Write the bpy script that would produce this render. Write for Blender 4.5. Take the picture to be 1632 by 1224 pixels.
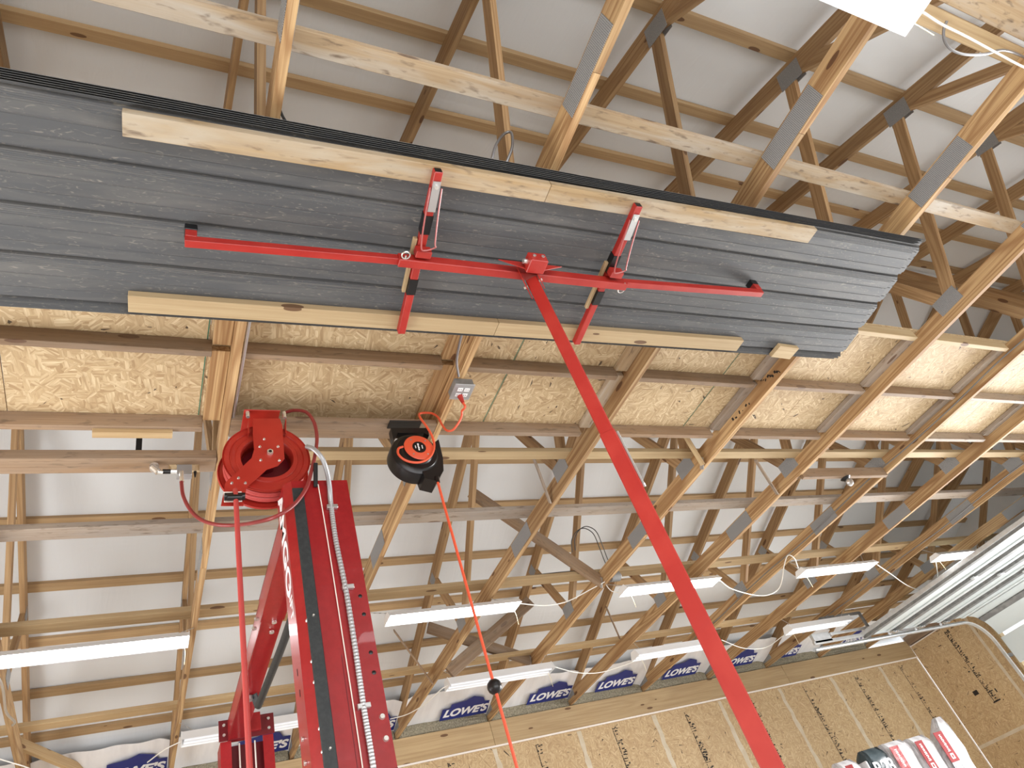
import bpy, bmesh, math, random
from mathutils import Matrix, Vector
random.seed(7)
for o in list(bpy.data.objects): bpy.data.objects.remove(o)
scene = bpy.context.scene
COL = scene.collection

# ------------------------------------------------------------------ camera
CU, CV, FPX = 816.0, 612.0, 1124.0
EYE = 1.5
AX = Vector((0.88781851, 0.04522618, 0.45796604))      # world X seen from the camera (right, down, forward)
AY = Vector((-0.35716626, 0.69524872, 0.62374793))     # world Y (towards the far wall)
AZ = Vector((-0.29019056, -0.71734497, 0.63340794))    # world Z (up)
cam_data = bpy.data.cameras.new('camera')
cam_data.sensor_fit = 'HORIZONTAL'; cam_data.sensor_width = 36.0
cam_data.lens = 36.0 * FPX / 1632.0
cam_data.clip_start = 0.05; cam_data.clip_end = 200
cam = bpy.data.objects.new('camera', cam_data); COL.objects.link(cam)
right = Vector((AX[0], AY[0], AZ[0])); down = Vector((AX[1], AY[1], AZ[1])); fwd = Vector((AX[2], AY[2], AZ[2]))
up = -down; back = -fwd
cam.matrix_world = Matrix(((right[0], up[0], back[0], 0), (right[1], up[1], back[1], 0),
                           (right[2], up[2], back[2], EYE), (0, 0, 0, 1)))
scene.camera = cam

# ------------------------------------------------------------------ world, daylight, added fills, exposure
world = bpy.data.worlds.new('world'); scene.world = world; world.use_nodes = True
bgn = world.node_tree.nodes['Background']
bgn.inputs[0].default_value = (0.92, 0.96, 1.0, 1); bgn.inputs[1].default_value = 1.0
def area(name, loc, direction, sx, sy, watts, col=(1, 1, 1), spread=180):
    l = bpy.data.lights.new(name, 'AREA'); l.shape = 'RECTANGLE'; l.size = sx; l.size_y = sy
    l.energy = watts; l.color = col; l.spread = math.radians(spread)
    o = bpy.data.objects.new(name, l); COL.objects.link(o)
    o.location = loc; o.rotation_euler = Vector(direction).to_track_quat('-Z', 'Y').to_euler()
    return o
area('daylight_side_doorway', (12.55, 3.9, 1.75), (-1, -0.10, -0.32), 3.4, 3.2, 560, (1.0, 1.0, 1.0), 120)
area('added_left_fill', (-3.2, 4.2, 1.7), (1, 0.15, 0.1), 5.0, 2.4, 190, (1.0, 1.0, 1.0))  # added fill from an invented left opening, brightens the far ceiling
area('added_front_fill', (2.2, -3.40, 1.6), (0.05, 1, -0.3), 8.0, 3.0, 190, (1.0, 0.99, 0.98))  # added fill behind the camera; its doorway is made up
scene.view_settings.view_transform = 'Standard'; scene.view_settings.look = 'None'
scene.view_settings.exposure = 0.63; scene.view_settings.gamma = 1.0
scene.view_settings.use_curve_mapping = False
scene.cycles.max_bounces = 8; scene.cycles.diffuse_bounces = 6

# ------------------------------------------------------------------ measuring helpers: a pixel's sight line meets a real plane
def ray(u, v):
    c = Vector(((u - CU) / FPX, (v - CV) / FPX, 1.0))
    return Vector((AX.dot(c), AY.dot(c), AZ.dot(c)))
def pz(u, v, z): r = ray(u, v); return r * ((z - EYE) / r.z) + Vector((0, 0, EYE))
def py(u, v, y): r = ray(u, v); return r * (y / r.y) + Vector((0, 0, EYE))
def px(u, v, x): r = ray(u, v); return r * (x / r.x) + Vector((0, 0, EYE))

# ------------------------------------------------------------------ object helpers
W = {}
def link(o, world_m, parent=None):
    COL.objects.link(o); W[o.name] = world_m.copy()
    if parent is not None:
        o.parent = parent; o.matrix_basis = W[parent.name].inverted() @ world_m
    else: o.matrix_basis = world_m
    return o
def tag(o, label=None, cat=None, group=None, kind=None):
    if label: o['label'] = label
    if cat: o['category'] = cat
    if group: o['group'] = group
    if kind: o['kind'] = kind
    return o
def thing(name, loc, label, cat, group=None, rz=0.0):
    o = bpy.data.objects.new(name, None); o.empty_display_size = 0.1
    link(o, Matrix.Translation(Vector(loc)) @ Matrix.Rotation(rz, 4, 'Z'))
    return tag(o, label, cat, group)
def frame(p0, p1, upv=(0, 0, 1)):
    p0 = Vector(p0); p1 = Vector(p1); x = (p1 - p0).normalized(); u = Vector(upv)
    if abs(x.dot(u)) > 0.995: u = Vector((0, 1, 0))
    y = u.cross(x).normalized(); z = x.cross(y)
    m = Matrix((x, y, z)).transposed().to_4x4(); m.translation = (p0 + p1) / 2
    return m
def mesh_obj(name, bm, mat, world_m=None, parent=None, smooth=False):
    me = bpy.data.meshes.new(name); bmesh.ops.recalc_face_normals(bm, faces=bm.faces[:]); bm.to_mesh(me); bm.free()
    if smooth:
        for p in me.polygons: p.use_smooth = True
        if hasattr(me, 'set_sharp_from_angle'): me.set_sharp_from_angle(angle=math.radians(38))
    me.materials.append(mat)
    o = bpy.data.objects.new(name, me)
    return link(o, world_m if world_m is not None else Matrix.Identity(4), parent)
def add_box(bm, m, lx, ly, lz, bev=0.0):
    r = bmesh.ops.create_cube(bm, size=1.0); vs = r['verts']
    bmesh.ops.scale(bm, vec=(lx, ly, lz), verts=vs)
    if bev > 0:
        es = list({e for v in vs for e in v.link_edges})
        rb = bmesh.ops.bevel(bm, geom=es, offset=bev, segments=1, affect='EDGES', clamp_overlap=True)
        vs = list({v for f in rb['faces'] for v in f.verts} | {v for v in vs if v.is_valid})
    bmesh.ops.transform(bm, matrix=m, verts=vs)
def board(name, p0, p1, w, t, mat, upv=(0, 0, 1), parent=None, bev=0.002):
    bm = bmesh.new(); L = (Vector(p1) - Vector(p0)).length
    add_box(bm, Matrix.Identity(4), L, w, t, bev)
    return mesh_obj(name, bm, mat, frame(p0, p1, upv), parent)
def box(name, lo, hi, mat, parent=None, bev=0.002):
    lo = Vector(lo); hi = Vector(hi); bm = bmesh.new(); d = hi - lo
    add_box(bm, Matrix.Identity(4), d.x, d.y, d.z, bev)
    return mesh_obj(name, bm, mat, Matrix.Translation((lo + hi) / 2), parent)
def add_cyl(bm, p0, p1, r0, r1=None, n=16, caps=True):
    p0 = Vector(p0); p1 = Vector(p1); L = (p1 - p0).length
    q = (p1 - p0).to_track_quat('Z', 'Y').to_matrix().to_4x4(); q.translation = (p0 + p1) / 2
    bmesh.ops.create_cone(bm, cap_ends=caps, segments=n, radius1=r0, radius2=r0 if r1 is None else r1, depth=L, matrix=q)
def cyl(name, p0, p1, r, mat, parent=None, r1=None, n=16):
    c = (Vector(p0) + Vector(p1)) / 2; bm = bmesh.new(); add_cyl(bm, Vector(p0) - c, Vector(p1) - c, r, r1, n)
    return mesh_obj(name, bm, mat, Matrix.Translation(c), parent, smooth=True)
def catmull(pts, k=8):
    P = [Vector(p) for p in pts]
    if len(P) < 3: return P
    P = [P[0] * 2 - P[1]] + P + [P[-1] * 2 - P[-2]]; out = []
    for i in range(1, len(P) - 2):
        a, b, c, d = P[i - 1:i + 3]
        for j in range(k):
            t = j / k
            out.append(0.5 * ((2 * b) + (c - a) * t + (2 * a - 5 * b + 4 * c - d) * t * t + (3 * b - a - 3 * c + d) * t ** 3))
    out.append(P[-2]); return out
def add_tube(bm, pts, r, n=8, ridge=0.0):
    rings = []; nrm = None
    for i, p in enumerate(pts):
        t = (pts[min(i + 1, len(pts) - 1)] - pts[max(i - 1, 0)]).normalized()
        if nrm is None:
            nrm = t.orthogonal().normalized()
        else:
            nrm = (nrm - t * nrm.dot(t))
            nrm = nrm.normalized() if nrm.length > 1e-6 else t.orthogonal().normalized()
        b = t.cross(nrm); rr = r * (1 + (ridge if i % 2 else -ridge))
        rings.append([bm.verts.new(p + (nrm * math.cos(2 * math.pi * k / n) + b * math.sin(2 * math.pi * k / n)) * rr) for k in range(n)])
    for a, b in zip(rings, rings[1:]):
        for k in range(n): bm.faces.new((a[k], a[(k + 1) % n], b[(k + 1) % n], b[k]))
    bm.faces.new(rings[0][::-1]); bm.faces.new(rings[-1])
def tube(name, pts, r, mat, parent=None, n=8, k=8, ridge=0.0, smooth=True):
    q = catmull(pts, k); c = q[0].copy(); bm = bmesh.new(); add_tube(bm, [p - c for p in q], r, n, ridge)
    return mesh_obj(name, bm, mat, Matrix.Translation(c), parent, smooth=smooth)
def add_prism(bm, poly, axis_vec):
    a = [bm.verts.new(Vector(p)) for p in poly]; b = [bm.verts.new(Vector(p) + Vector(axis_vec)) for p in poly]
    n = len(a); bm.faces.new(a); bm.faces.new(b[::-1])
    for i in range(n): bm.faces.new((a[i], b[i], b[(i + 1) % n], a[(i + 1) % n]))
def prism(name, poly, axis_vec, mat, parent=None, smooth=False):
    c = sum((Vector(p) for p in poly), Vector()) / len(poly); bm = bmesh.new()
    add_prism(bm, [Vector(p) - c for p in poly], axis_vec)
    return mesh_obj(name, bm, mat, Matrix.Translation(c), parent, smooth)
def lathe(name, prof, centre, axis, mat, parent=None, n=48):
    """prof: list of (radius, offset along axis)"""
    q = Vector(axis).to_track_quat('Z', 'Y').to_matrix().to_4x4(); bm = bmesh.new(); rings = []
    for r, h in prof:
        rings.append([bm.verts.new(q @ Vector((r * math.cos(2 * math.pi * k / n), r * math.sin(2 * math.pi * k / n), h))) for k in range(n)] if r > 1e-5 else [bm.verts.new(q @ Vector((0, 0, h)))])
    for a, b in zip(rings, rings[1:]):
        for k in range(n):
            k2 = (k + 1) % n
            if len(a) == 1: bm.faces.new((a[0], b[k], b[k2]))
            elif len(b) == 1: bm.faces.new((a[k], a[k2], b[0]))
            else: bm.faces.new((a[k], a[k2], b[k2], b[k]))
    return mesh_obj(name, bm, mat, Matrix.Translation(Vector(centre)), parent, smooth=True)
def letters(name, body, size, mat, world_m, parent=None, shear=0.0, offset=0.0, depth=0.001, spacing=1.0, sx=1.0):
    cu = bpy.data.curves.new(name, 'FONT'); cu.body = body; cu.size = size; cu.shear = shear; cu.offset = offset
    cu.extrude = depth; cu.align_x = 'CENTER'; cu.align_y = 'CENTER'; cu.space_character = spacing
    tmp = bpy.data.objects.new(name, cu); COL.objects.link(tmp)
    dg = bpy.context.evaluated_depsgraph_get(); me = bpy.data.meshes.new_from_object(tmp.evaluated_get(dg))
    COL.objects.unlink(tmp); bpy.data.objects.remove(tmp)
    me.name = name; me.transform(Matrix.Diagonal((sx, 1, 1, 1))); me.materials.clear(); me.materials.append(mat)
    return link(bpy.data.objects.new(name, me), world_m, parent)
def dup_tree(root, loc):
    r = root.copy(); COL.objects.link(r); r.location = loc; m = W[root.name].copy(); m.translation = Vector(loc); W[r.name] = m
    for ch in list(root.children):
        c = ch.copy(); COL.objects.link(c); c.parent = r; W[c.name] = m @ ch.matrix_basis
        for g in list(ch.children):
            d = g.copy(); COL.objects.link(d); d.parent = c; W[d.name] = W[c.name] @ g.matrix_basis
    return r

# ------------------------------------------------------------------ materials
def new_mat(name, col=(0.8, 0.8, 0.8), rough=0.5, metal=0.0, coat=0.0, emis=None, strength=0.0, trans=0.0):
    m = bpy.data.materials.new(name); m.use_nodes = True; b = m.node_tree.nodes['Principled BSDF']
    b.inputs['Base Color'].default_value = (*col, 1); b.inputs['Roughness'].default_value = rough
    b.inputs['Metallic'].default_value = metal; b.inputs['Coat Weight'].default_value = coat
    if emis: b.inputs['Emission Color'].default_value = (*emis, 1); b.inputs['Emission Strength'].default_value = strength
    return m
class NT:
    def __init__(s, m): s.t = m.node_tree; s.b = s.t.nodes['Principled BSDF']
    def n(s, typ, **kw):
        x = s.t.nodes.new(typ)
        for k, v in kw.items():
            if k.startswith('i_'): x.inputs[int(k[2:])].default_value = v
            else: setattr(x, k, v)
        return x
    def l(s, a, b): s.t.links.new(a, b)
    def math(s, op, a, b=None, clamp=False):
        x = s.n('ShaderNodeMath', operation=op, use_clamp=clamp)
        for i, q in enumerate((a, b)):
            if q is None: continue
            if isinstance(q, (int, float)): x.inputs[i].default_value = q
            else: s.l(q, x.inputs[i])
        return x.outputs[0]
    def ramp(s, f, stops, interp='LINEAR'):
        x = s.n('ShaderNodeValToRGB'); cr = x.color_ramp; cr.interpolation = interp
        while len(cr.elements) > 1: cr.elements.remove(cr.elements[-1])
        cr.elements[0].position = stops[0][0]; cr.elements[0].color = (*stops[0][1], 1)
        for p, c in stops[1:]:
            e = cr.elements.new(p); e.color = (*c, 1)
        s.l(f, x.inputs[0]); return x.outputs[0]
    def mix(s, f, a, b, mode='MIX'):
        x = s.n('ShaderNodeMix', data_type='RGBA', blend_type=mode)
        if isinstance(f, (int, float)): x.inputs[0].default_value = f
        else: s.l(f, x.inputs[0])
        for i, q in ((6, a), (7, b)):
            if isinstance(q, tuple): x.inputs[i].default_value = (*q, 1)
            else: s.l(q, x.inputs[i])
        return x.outputs[2]
    def coord(s, scale=(1, 1, 1), rot=(0, 0, 0), rnd=True):
        tc = s.n('ShaderNodeTexCoord'); v = tc.outputs['Object']
        if rnd:
            oi = s.n('ShaderNodeObjectInfo'); sc = s.n('ShaderNodeVectorMath', operation='SCALE'); sc.inputs[0].default_value = (37.1, 19.7, 53.3)
            s.l(oi.outputs['Random'], sc.inputs['Scale'])
            ad = s.n('ShaderNodeVectorMath', operation='ADD'); s.l(v, ad.inputs[0]); s.l(sc.outputs[0], ad.inputs[1]); v = ad.outputs[0]
        if any(rot):
            mr = s.n('ShaderNodeMapping'); mr.inputs['Rotation'].default_value = rot; s.l(v, mr.inputs[0]); v = mr.outputs[0]
        mp = s.n('ShaderNodeMapping'); mp.inputs['Scale'].default_value = scale
        s.l(v, mp.inputs[0]); return mp.outputs[0]
    def noise(s, vec, scale=1.0, detail=3, dist=0.0):
        x = s.n('ShaderNodeTexNoise'); x.inputs['Scale'].default_value = scale; x.inputs['Detail'].default_value = detail
        x.inputs['Distortion'].default_value = dist; s.l(vec, x.inputs['Vector']); return x.outputs[0]
def wood(name, light, dark, ring=0.45, ringn=26.0, knot=(0.10, 0.04, 0.015), weather=0.0, wcol=(0.3, 0.27, 0.24), tint=0.18):
    m = new_mat(name, light, 0.72); q = NT(m)
    # cathedral grain: contour lines of a stretched soft noise
    base = q.noise(q.coord((0.32, 5.0, 5.0)), 1.0, 1.0, 0.15)
    rings = q.math('SINE', q.math('MULTIPLY', base, ringn * 6.0))
    rings = q.math('POWER', q.math('MULTIPLY', q.math('ADD', rings, 1.0), 0.5), 2.2)
    fine = q.noise(q.coord((3.0, 160.0, 160.0)), 1.0, 3.0)
    soft = q.noise(q.coord((1.2, 9.0, 9.0)), 1.0, 3.0)
    c = q.mix(q.math('MULTIPLY', rings, ring), light, dark)
    c = q.mix(q.math('MULTIPLY', q.math('SUBTRACT', fine, 0.35, True), 1.3, True), c, dark)
    c = q.mix(q.math('MULTIPLY', q.math('SUBTRACT', soft, 0.45, True), 1.1, True), c, dark)
    strk = q.noise(q.coord((0.9, 55.0, 55.0)), 1.0, 2.0, 0.2)
    c = q.mix(q.math('MULTIPLY', q.math('SUBTRACT', strk, 0.47, True), 3.2 * (0.4 + ring), True), c, dark)
    vo = q.n('ShaderNodeTexVoronoi'); vo.inputs['Scale'].default_value = 1.0; q.l(q.coord((2.2, 7.0, 7.0)), vo.inputs['Vector'])
    kn = q.math('LESS_THAN', vo.outputs['Distance'], 0.12)
    halo = q.math('SUBTRACT', 1.0, q.math('MULTIPLY', vo.outputs['Distance'], 5.0, True), True)
    c = q.mix(q.math('MULTIPLY', halo, 0.45), c, dark)
    c = q.mix(q.math('MULTIPLY', kn, 0.85), c, knot)
    oi = q.n('ShaderNodeObjectInfo')
    v = q.math('ADD', q.math('MULTIPLY', oi.outputs['Random'], tint * 2), 1.0 - tint)
    hs = q.n('ShaderNodeHueSaturation'); q.l(v, hs.inputs['Value']); q.l(c, hs.inputs['Color']); c = hs.outputs[0]
    if weather > 0:
        wn = q.noise(q.coord((0.8, 6.0, 6.0)), 2.0, 5.0, 0.6)
        c = q.mix(q.math('MULTIPLY', q.math('SUBTRACT', wn, 0.40, True), weather * 4.0, True), c, wcol)
        sp = q.noise(q.coord((6.0, 22.0, 22.0)), 2.0, 4.0, 0.4)
        c = q.mix(q.math('MULTIPLY', q.math('SUBTRACT', sp, 0.57, True), 5.0, True), c, (0.15, 0.105, 0.07))
    q.l(c, q.b.inputs['Base Color'])
    bp = q.n('ShaderNodeBump'); bp.inputs['Strength'].default_value = 0.25; bp.inputs['Distance'].default_value = 0.002
    q.l(fine, bp.inputs['Height']); q.l(bp.outputs[0], q.b.inputs['Normal'])
    return m
def osb(name, base=(0.56, 0.42, 0.245), dark=(0.34, 0.22, 0.11), pale=(0.72, 0.59, 0.38), fleck=1.0):
    m = new_mat(name, base, 0.7); q = NT(m); cols = []
    for k, a in enumerate((0.1, 0.9, 1.7, 2.5)):
        cr = q.coord((11, 105 - 10 * k, 8), (0, 0, a))
        vo = q.n('ShaderNodeTexVoronoi'); vo.inputs['Scale'].default_value = 1.0; q.l(cr, vo.inputs['Vector'])
        sp = q.n('ShaderNodeSeparateColor'); q.l(vo.outputs['Color'], sp.inputs[0])
        fib = q.noise(q.coord((14, 420, 10), (0, 0, a)), 1.0, 2)
        c = q.ramp(sp.outputs[0], [(0.0, tuple(d * 0.8 + b * 0.2 for d, b in zip(dark, base))), (0.12, tuple(d * 0.35 + b * 0.65 for d, b in zip(dark, base))), (0.5, base), (0.8, tuple((b + p) / 2 for b, p in zip(base, pale))), (1.0, pale)])
        c = q.mix(q.math('MULTIPLY', q.math('SUBTRACT', fib, 0.42, True), 1.5, True), c, dark)
        edge = q.math('MULTIPLY', q.math('SUBTRACT', vo.outputs['Distance'], 0.45, True), 0.9, True)
        c = q.mix(edge, c, dark)
        fl = q.math('LESS_THAN', sp.outputs[1], 0.006 * fleck)
        cols.append(q.mix(q.math('MULTIPLY', fl, 0.9), c, (0.03, 0.015, 0.008)))
    sel = q.n('ShaderNodeTexVoronoi'); sel.inputs['Scale'].default_value = 22.0
    wv = q.coord((1, 1, 1)); nz = q.n('ShaderNodeTexNoise'); nz.inputs['Scale'].default_value = 14; q.l(wv, nz.inputs['Vector'])
    sc = q.n('ShaderNodeVectorMath', operation='SCALE'); sc.inputs['Scale'].default_value = 0.10; q.l(nz.outputs['Color'], sc.inputs[0])
    ad = q.n('ShaderNodeVectorMath', operation='ADD'); q.l(wv, ad.inputs[0]); q.l(sc.outputs[0], ad.inputs[1]); q.l(ad.outputs[0], sel.inputs['Vector'])
    sp = q.n('ShaderNodeSeparateColor'); q.l(sel.outputs['Color'], sp.inputs[0])
    c = q.mix(q.math('GREATER_THAN', sp.outputs[0], 0.5), cols[0], cols[1])
    c = q.mix(q.math('GREATER_THAN', sp.outputs[1], 0.6), c, cols[2])
    c = q.mix(q.math('GREATER_THAN', sp.outputs[2], 0.75), c, cols[3])
    big = q.noise(q.coord((1, 1, 1)), 1.3, 3)
    c = q.mix(q.math('MULTIPLY', q.math('SUBTRACT', big, 0.48, True), 0.8, True), c, dark)
    q.l(c, q.b.inputs['Base Color']); return m
def noisy(name, c1, c2, rough, metal=0.0, scale=(1, 1, 1), s=8.0, detail=5, lo=0.4, hi=0.7, coat=0.0, bump=0.0):
    m = new_mat(name, c1, rough, metal, coat); q = NT(m); f = q.noise(q.coord(scale), s, detail, 0.3)
    q.l(q.ramp(f, [(lo, c1), (hi, c2)]), q.b.inputs['Base Color'])
    if bump:
        bp = q.n('ShaderNodeBump'); bp.inputs['Strength'].default_value = bump; bp.inputs['Distance'].default_value = 0.01
        q.l(f, bp.inputs['Height']); q.l(bp.outputs[0], q.b.inputs['Normal'])
    return m
PINE = wood('yellow_pine', (0.56, 0.385, 0.195), (0.27, 0.14, 0.055), 0.78, 15)
PINEWEB = wood('web_pine', (0.44, 0.29, 0.145), (0.24, 0.13, 0.055), 0.55, 14)
SPRUCE = wood('spruce', (0.50, 0.37, 0.205), (0.34, 0.22, 0.105), 0.3, 10)
PURL = wood('purlin_spruce', (0.46, 0.32, 0.17), (0.31, 0.19, 0.09), 0.30, 9)
PALE = wood('pale_spruce', (0.50, 0.385, 0.225), (0.37, 0.255, 0.13), 0.22, 8, tint=0.08)
WEATH = wood('weathered_spruce', (0.50, 0.38, 0.24), (0.36, 0.24, 0.13), 0.25, 7, weather=0.8, wcol=(0.50, 0.455, 0.39), tint=0.08)
GREYW = wood('grey_weathered', (0.42, 0.35, 0.28), (0.27, 0.20, 0.15), 0.2, 8, weather=0.5, wcol=(0.30, 0.28, 0.26))
BROWNW = wood('brown_lumber', (0.31, 0.21, 0.128), (0.20, 0.12, 0.065), 0.4, 10, weather=0.4, wcol=(0.29, 0.235, 0.185))
DIRTY = wood('mould_spotted_pine', (0.43, 0.31, 0.165), (0.28, 0.18, 0.085), 0.3, 7, weather=0.9, wcol=(0.46, 0.40, 0.31), tint=0.06)
OSB = osb('oriented_strand_board')
OSBW = osb('wall_strand_board', (0.54, 0.39, 0.215), (0.36, 0.235, 0.12), (0.66, 0.52, 0.31), 1.0)
def steel_plate():
    m = new_mat('galvanised_plate', (0.36, 0.37, 0.38), 0.5, 0.15); q = NT(m)
    f = q.n('ShaderNodeTexVoronoi', voronoi_dimensions='2D'); f.feature = 'F1'; f.inputs['Randomness'].default_value = 0.2
    q.l(q.coord((24, 40, 40)), f.inputs['Vector'])
    q.l(q.ramp(f.outputs['Distance'], [(0.0, (0.62, 0.62, 0.61)), (0.24, (0.55, 0.55, 0.54)), (0.29, (0.10, 0.105, 0.11)), (0.40, (0.21, 0.22, 0.23)), (1.0, (0.27, 0.28, 0.29))]), q.b.inputs['Base Color'])
    bp = q.n('ShaderNodeBump'); bp.inputs['Strength'].default_value = 0.6; bp.inputs['Distance'].default_value = 0.003
    q.l(f.outputs['Distance'], bp.inputs['Height']); q.l(bp.outputs[0], q.b.inputs['Normal']); return m
PLATE = steel_plate()
def film_mat():
    m = new_mat('white_insulation_film', (0.72, 0.745, 0.765), 0.7); q = NT(m)
    a = q.noise(q.coord((0.55, 3.2, 1), rnd=False), 1.2, 2, 0.8); b = q.noise(q.coord((7, 1.2, 1), rnd=False), 1.5, 4, 1.0)
    h = q.math('ADD', a, q.math('MULTIPLY', b, 0.25))
    bp = q.n('ShaderNodeBump'); bp.inputs['Strength'].default_value = 0.25; bp.inputs['Distance'].default_value = 0.04
    q.l(h, bp.inputs['Height']); q.l(bp.outputs[0], q.b.inputs['Normal']); return m
FILM = film_mat()
WRAP = noisy('white_house_wrap', (0.82, 0.83, 0.85), (0.74, 0.75, 0.78), 0.4, scale=(3, 0.6, 1), s=4, bump=0.5)
BLUE = new_mat('printed_navy', (0.012, 0.025, 0.19), 0.45)
WHITE = new_mat('white_print', (0.85, 0.86, 0.88), 0.5)
WOOL = noisy('mineral_wool', (0.20, 0.18, 0.125), (0.37, 0.335, 0.25), 0.95, s=60, bump=1.0)
CONC = noisy('concrete', (0.56, 0.55, 0.53), (0.62, 0.61, 0.58), 0.6, s=3)
RED = noisy('lift_red_paint', (0.27, 0.006, 0.009), (0.31, 0.009, 0.012), 0.36, s=40, coat=0.2)
REDDARK = new_mat('lift_red_dark_copy', (0.12, 0.004, 0.008), 0.4)  # darker copy of the red; stands in for recess shade, also draws joints
HOIST = noisy('hoist_red_paint', (0.36, 0.018, 0.013), (0.41, 0.030, 0.021), 0.42, s=9, coat=0.1)
REEL = noisy('reel_red_paint', (0.36, 0.020, 0.012), (0.41, 0.028, 0.016), 0.4, s=9, coat=0.2)
HOSE = new_mat('red_rubber_hose', (0.44, 0.055, 0.05), 0.45)
PINKW = new_mat('pinkish_red_wire', (0.42, 0.12, 0.115), 0.35)
HOSED = new_mat('dark_red_hose', (0.24, 0.03, 0.03), 0.4)
ORANGE = new_mat('orange_cord', (0.72, 0.10, 0.04), 0.45)
BLACK = new_mat('black_plastic', (0.006, 0.006, 0.007), 0.35)
BLACKR = noisy('black_rubber', (0.018, 0.022, 0.024), (0.03, 0.034, 0.036), 0.55, s=60)
ZINC = new_mat('zinc', (0.62, 0.63, 0.64), 0.35, 0.85)
CHROME = new_mat('bright_screw', (0.80, 0.80, 0.78), 0.25, 0.8)
ALU = new_mat('aluminium', (0.42, 0.43, 0.45), 0.4, 0.6)
GALV = noisy('galvanised_strut', (0.17, 0.17, 0.168), (0.25, 0.25, 0.245), 0.6, 0.1, s=14)
TRACK = noisy('galvanised_track', (0.58, 0.60, 0.61), (0.68, 0.70, 0.71), 0.4, 0.5, s=14)
DOORW = new_mat('door_white', (0.60, 0.65, 0.655), 0.5)
FIXW = new_mat('fixture_white', (0.82, 0.84, 0.86), 0.35)
LIT = new_mat('lit_tube_lens', (0.95, 0.97, 1.0), 0.4, emis=(0.96, 0.98, 1.0), strength=9)
DIM = new_mat('unlit_lens', (0.80, 0.83, 0.88), 0.3)
WIREW = new_mat('white_cable', (0.80, 0.79, 0.74), 0.5)
WIREB = new_mat('dark_cable', (0.05, 0.05, 0.05), 0.5)
MC = new_mat('armoured_cable', (0.32, 0.32, 0.33), 0.4, 0.8)
CORDW = new_mat('yellowish_pull_cord', (0.80, 0.72, 0.48), 0.6)
CAULK = new_mat('white_caulk', (0.82, 0.76, 0.70), 0.7)
MUD = noisy('seam_filler', (0.55, 0.47, 0.34), (0.63, 0.56, 0.44), 0.8, s=9)
INK = new_mat('black_ink', (0.02, 0.015, 0.012), 0.7)
GREEN = new_mat('green_edge_paint', (0.04, 0.16, 0.10), 0.7)
def sheet_mat():
    m = new_mat('dark_grey_steel_sheet', (0.10, 0.105, 0.112), 0.62, 0.0); q = NT(m)
    q.b.inputs['Specular IOR Level'].default_value = 0.3
    d = q.noise(q.coord((1.0, 6.0, 6.0)), 2.2, 6, 0.8); s = q.noise(q.coord((9, 30, 30)), 1.6, 6, 2.5); g = q.noise(q.coord((0.5, 1.2, 1)), 1.5, 3)
    c = q.mix(q.math('MULTIPLY', q.math('SUBTRACT', d, 0.44, True), 2.2, True), (0.092, 0.096, 0.102), (0.175, 0.170, 0.160))
    c = q.mix(q.math('MULTIPLY', q.math('SUBTRACT', s, 0.60, True), 4.0, True), c, (0.36, 0.33, 0.28))
    c = q.mix(q.math('MULTIPLY', g, 0.3), c, (0.075, 0.078, 0.082))
    q.l(c, q.b.inputs['Base Color']); return m
SHEET = sheet_mat()

# ------------------------------------------------------------------ building dimensions
H = 2.685
ZB = EYE + H                      # underside of the bottom chords
YC = 0.993 * H; HALF = 2.27 * H   # truss centre and half span
SL = 0.36
CD = 0.140                        # chord depth
def ztop(y): return EYE + H * (1.835 + 0.0277 - SL * abs(y / H - 0.993))      # top of the rafters
def zbot(y): return EYE + H * (1.835 - 0.0277 - SL * abs(y / H - 0.993))
YF = 8.646; YN = -3.43; XL = -3.3; XR = 12.39
NT_ = {}
def xs(n): return 0.3625 + 1.219 * (n - 1)      # left face of truss n

# ------------------------------------------------------------------ the shell
def structure(o, kind='structure'): o['kind'] = kind; return o
structure(box('floor', (XL, YN, -0.1), (XR + 0.2, YF + 0.2, 0.0), CONC))
def wall_panel(name, p0, p1, width, thick, mat, upv, parent=None): return board(name, p0, p1, width, thick, mat, upv, parent, bev=0)
wb = structure(wall_panel('wall_back', (XL, YF + 0.026, 2.08), (XR, YF + 0.026, 2.08), 4.16, 0.02, OSBW, (0, -1, 0)))
structure(wall_panel('wall_front', (-1.8 - 0.75, YN - 0.02, 2.1), (XL, YN - 0.02, 2.1), 4.2, 0.02, OSBW, (0, 1, 0)))
structure(wall_panel('wall_front', (6.3, YN - 0.02, 2.1), (XR, YN - 0.02, 2.1), 4.2, 0.02, OSBW, (0, 1, 0)))
structure(wall_panel('wall_front', (-2.55, YN - 0.02, 3.82), (6.3, YN - 0.02, 3.82), 0.76, 0.02, OSBW, (0, 1, 0)))  # gap underneath is a made-up opening for the front fill
structure(wall_panel('wall_left', (XL - 0.02, YN, 2.1), (XL - 0.02, YF, 2.1), 4.2, 0.02, OSBW, (1, 0, 0)))
wn = structure(box('added_window_1', (XL - 0.008, 1.6, 0.45), (XL - 0.002, 6.8, 2.95), new_mat('added_window_glass', (0.85, 0.9, 0.95), 0.05), bev=0))  # unseen window, added to go with the left fill
for yy in (1.6, 2.9, 4.2, 5.5, 6.8): box('added_window_frame', (XL - 0.002, yy - 0.03, 0.45), (XL + 0.03, yy + 0.03, 2.95), WHITE, wn)
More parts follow.
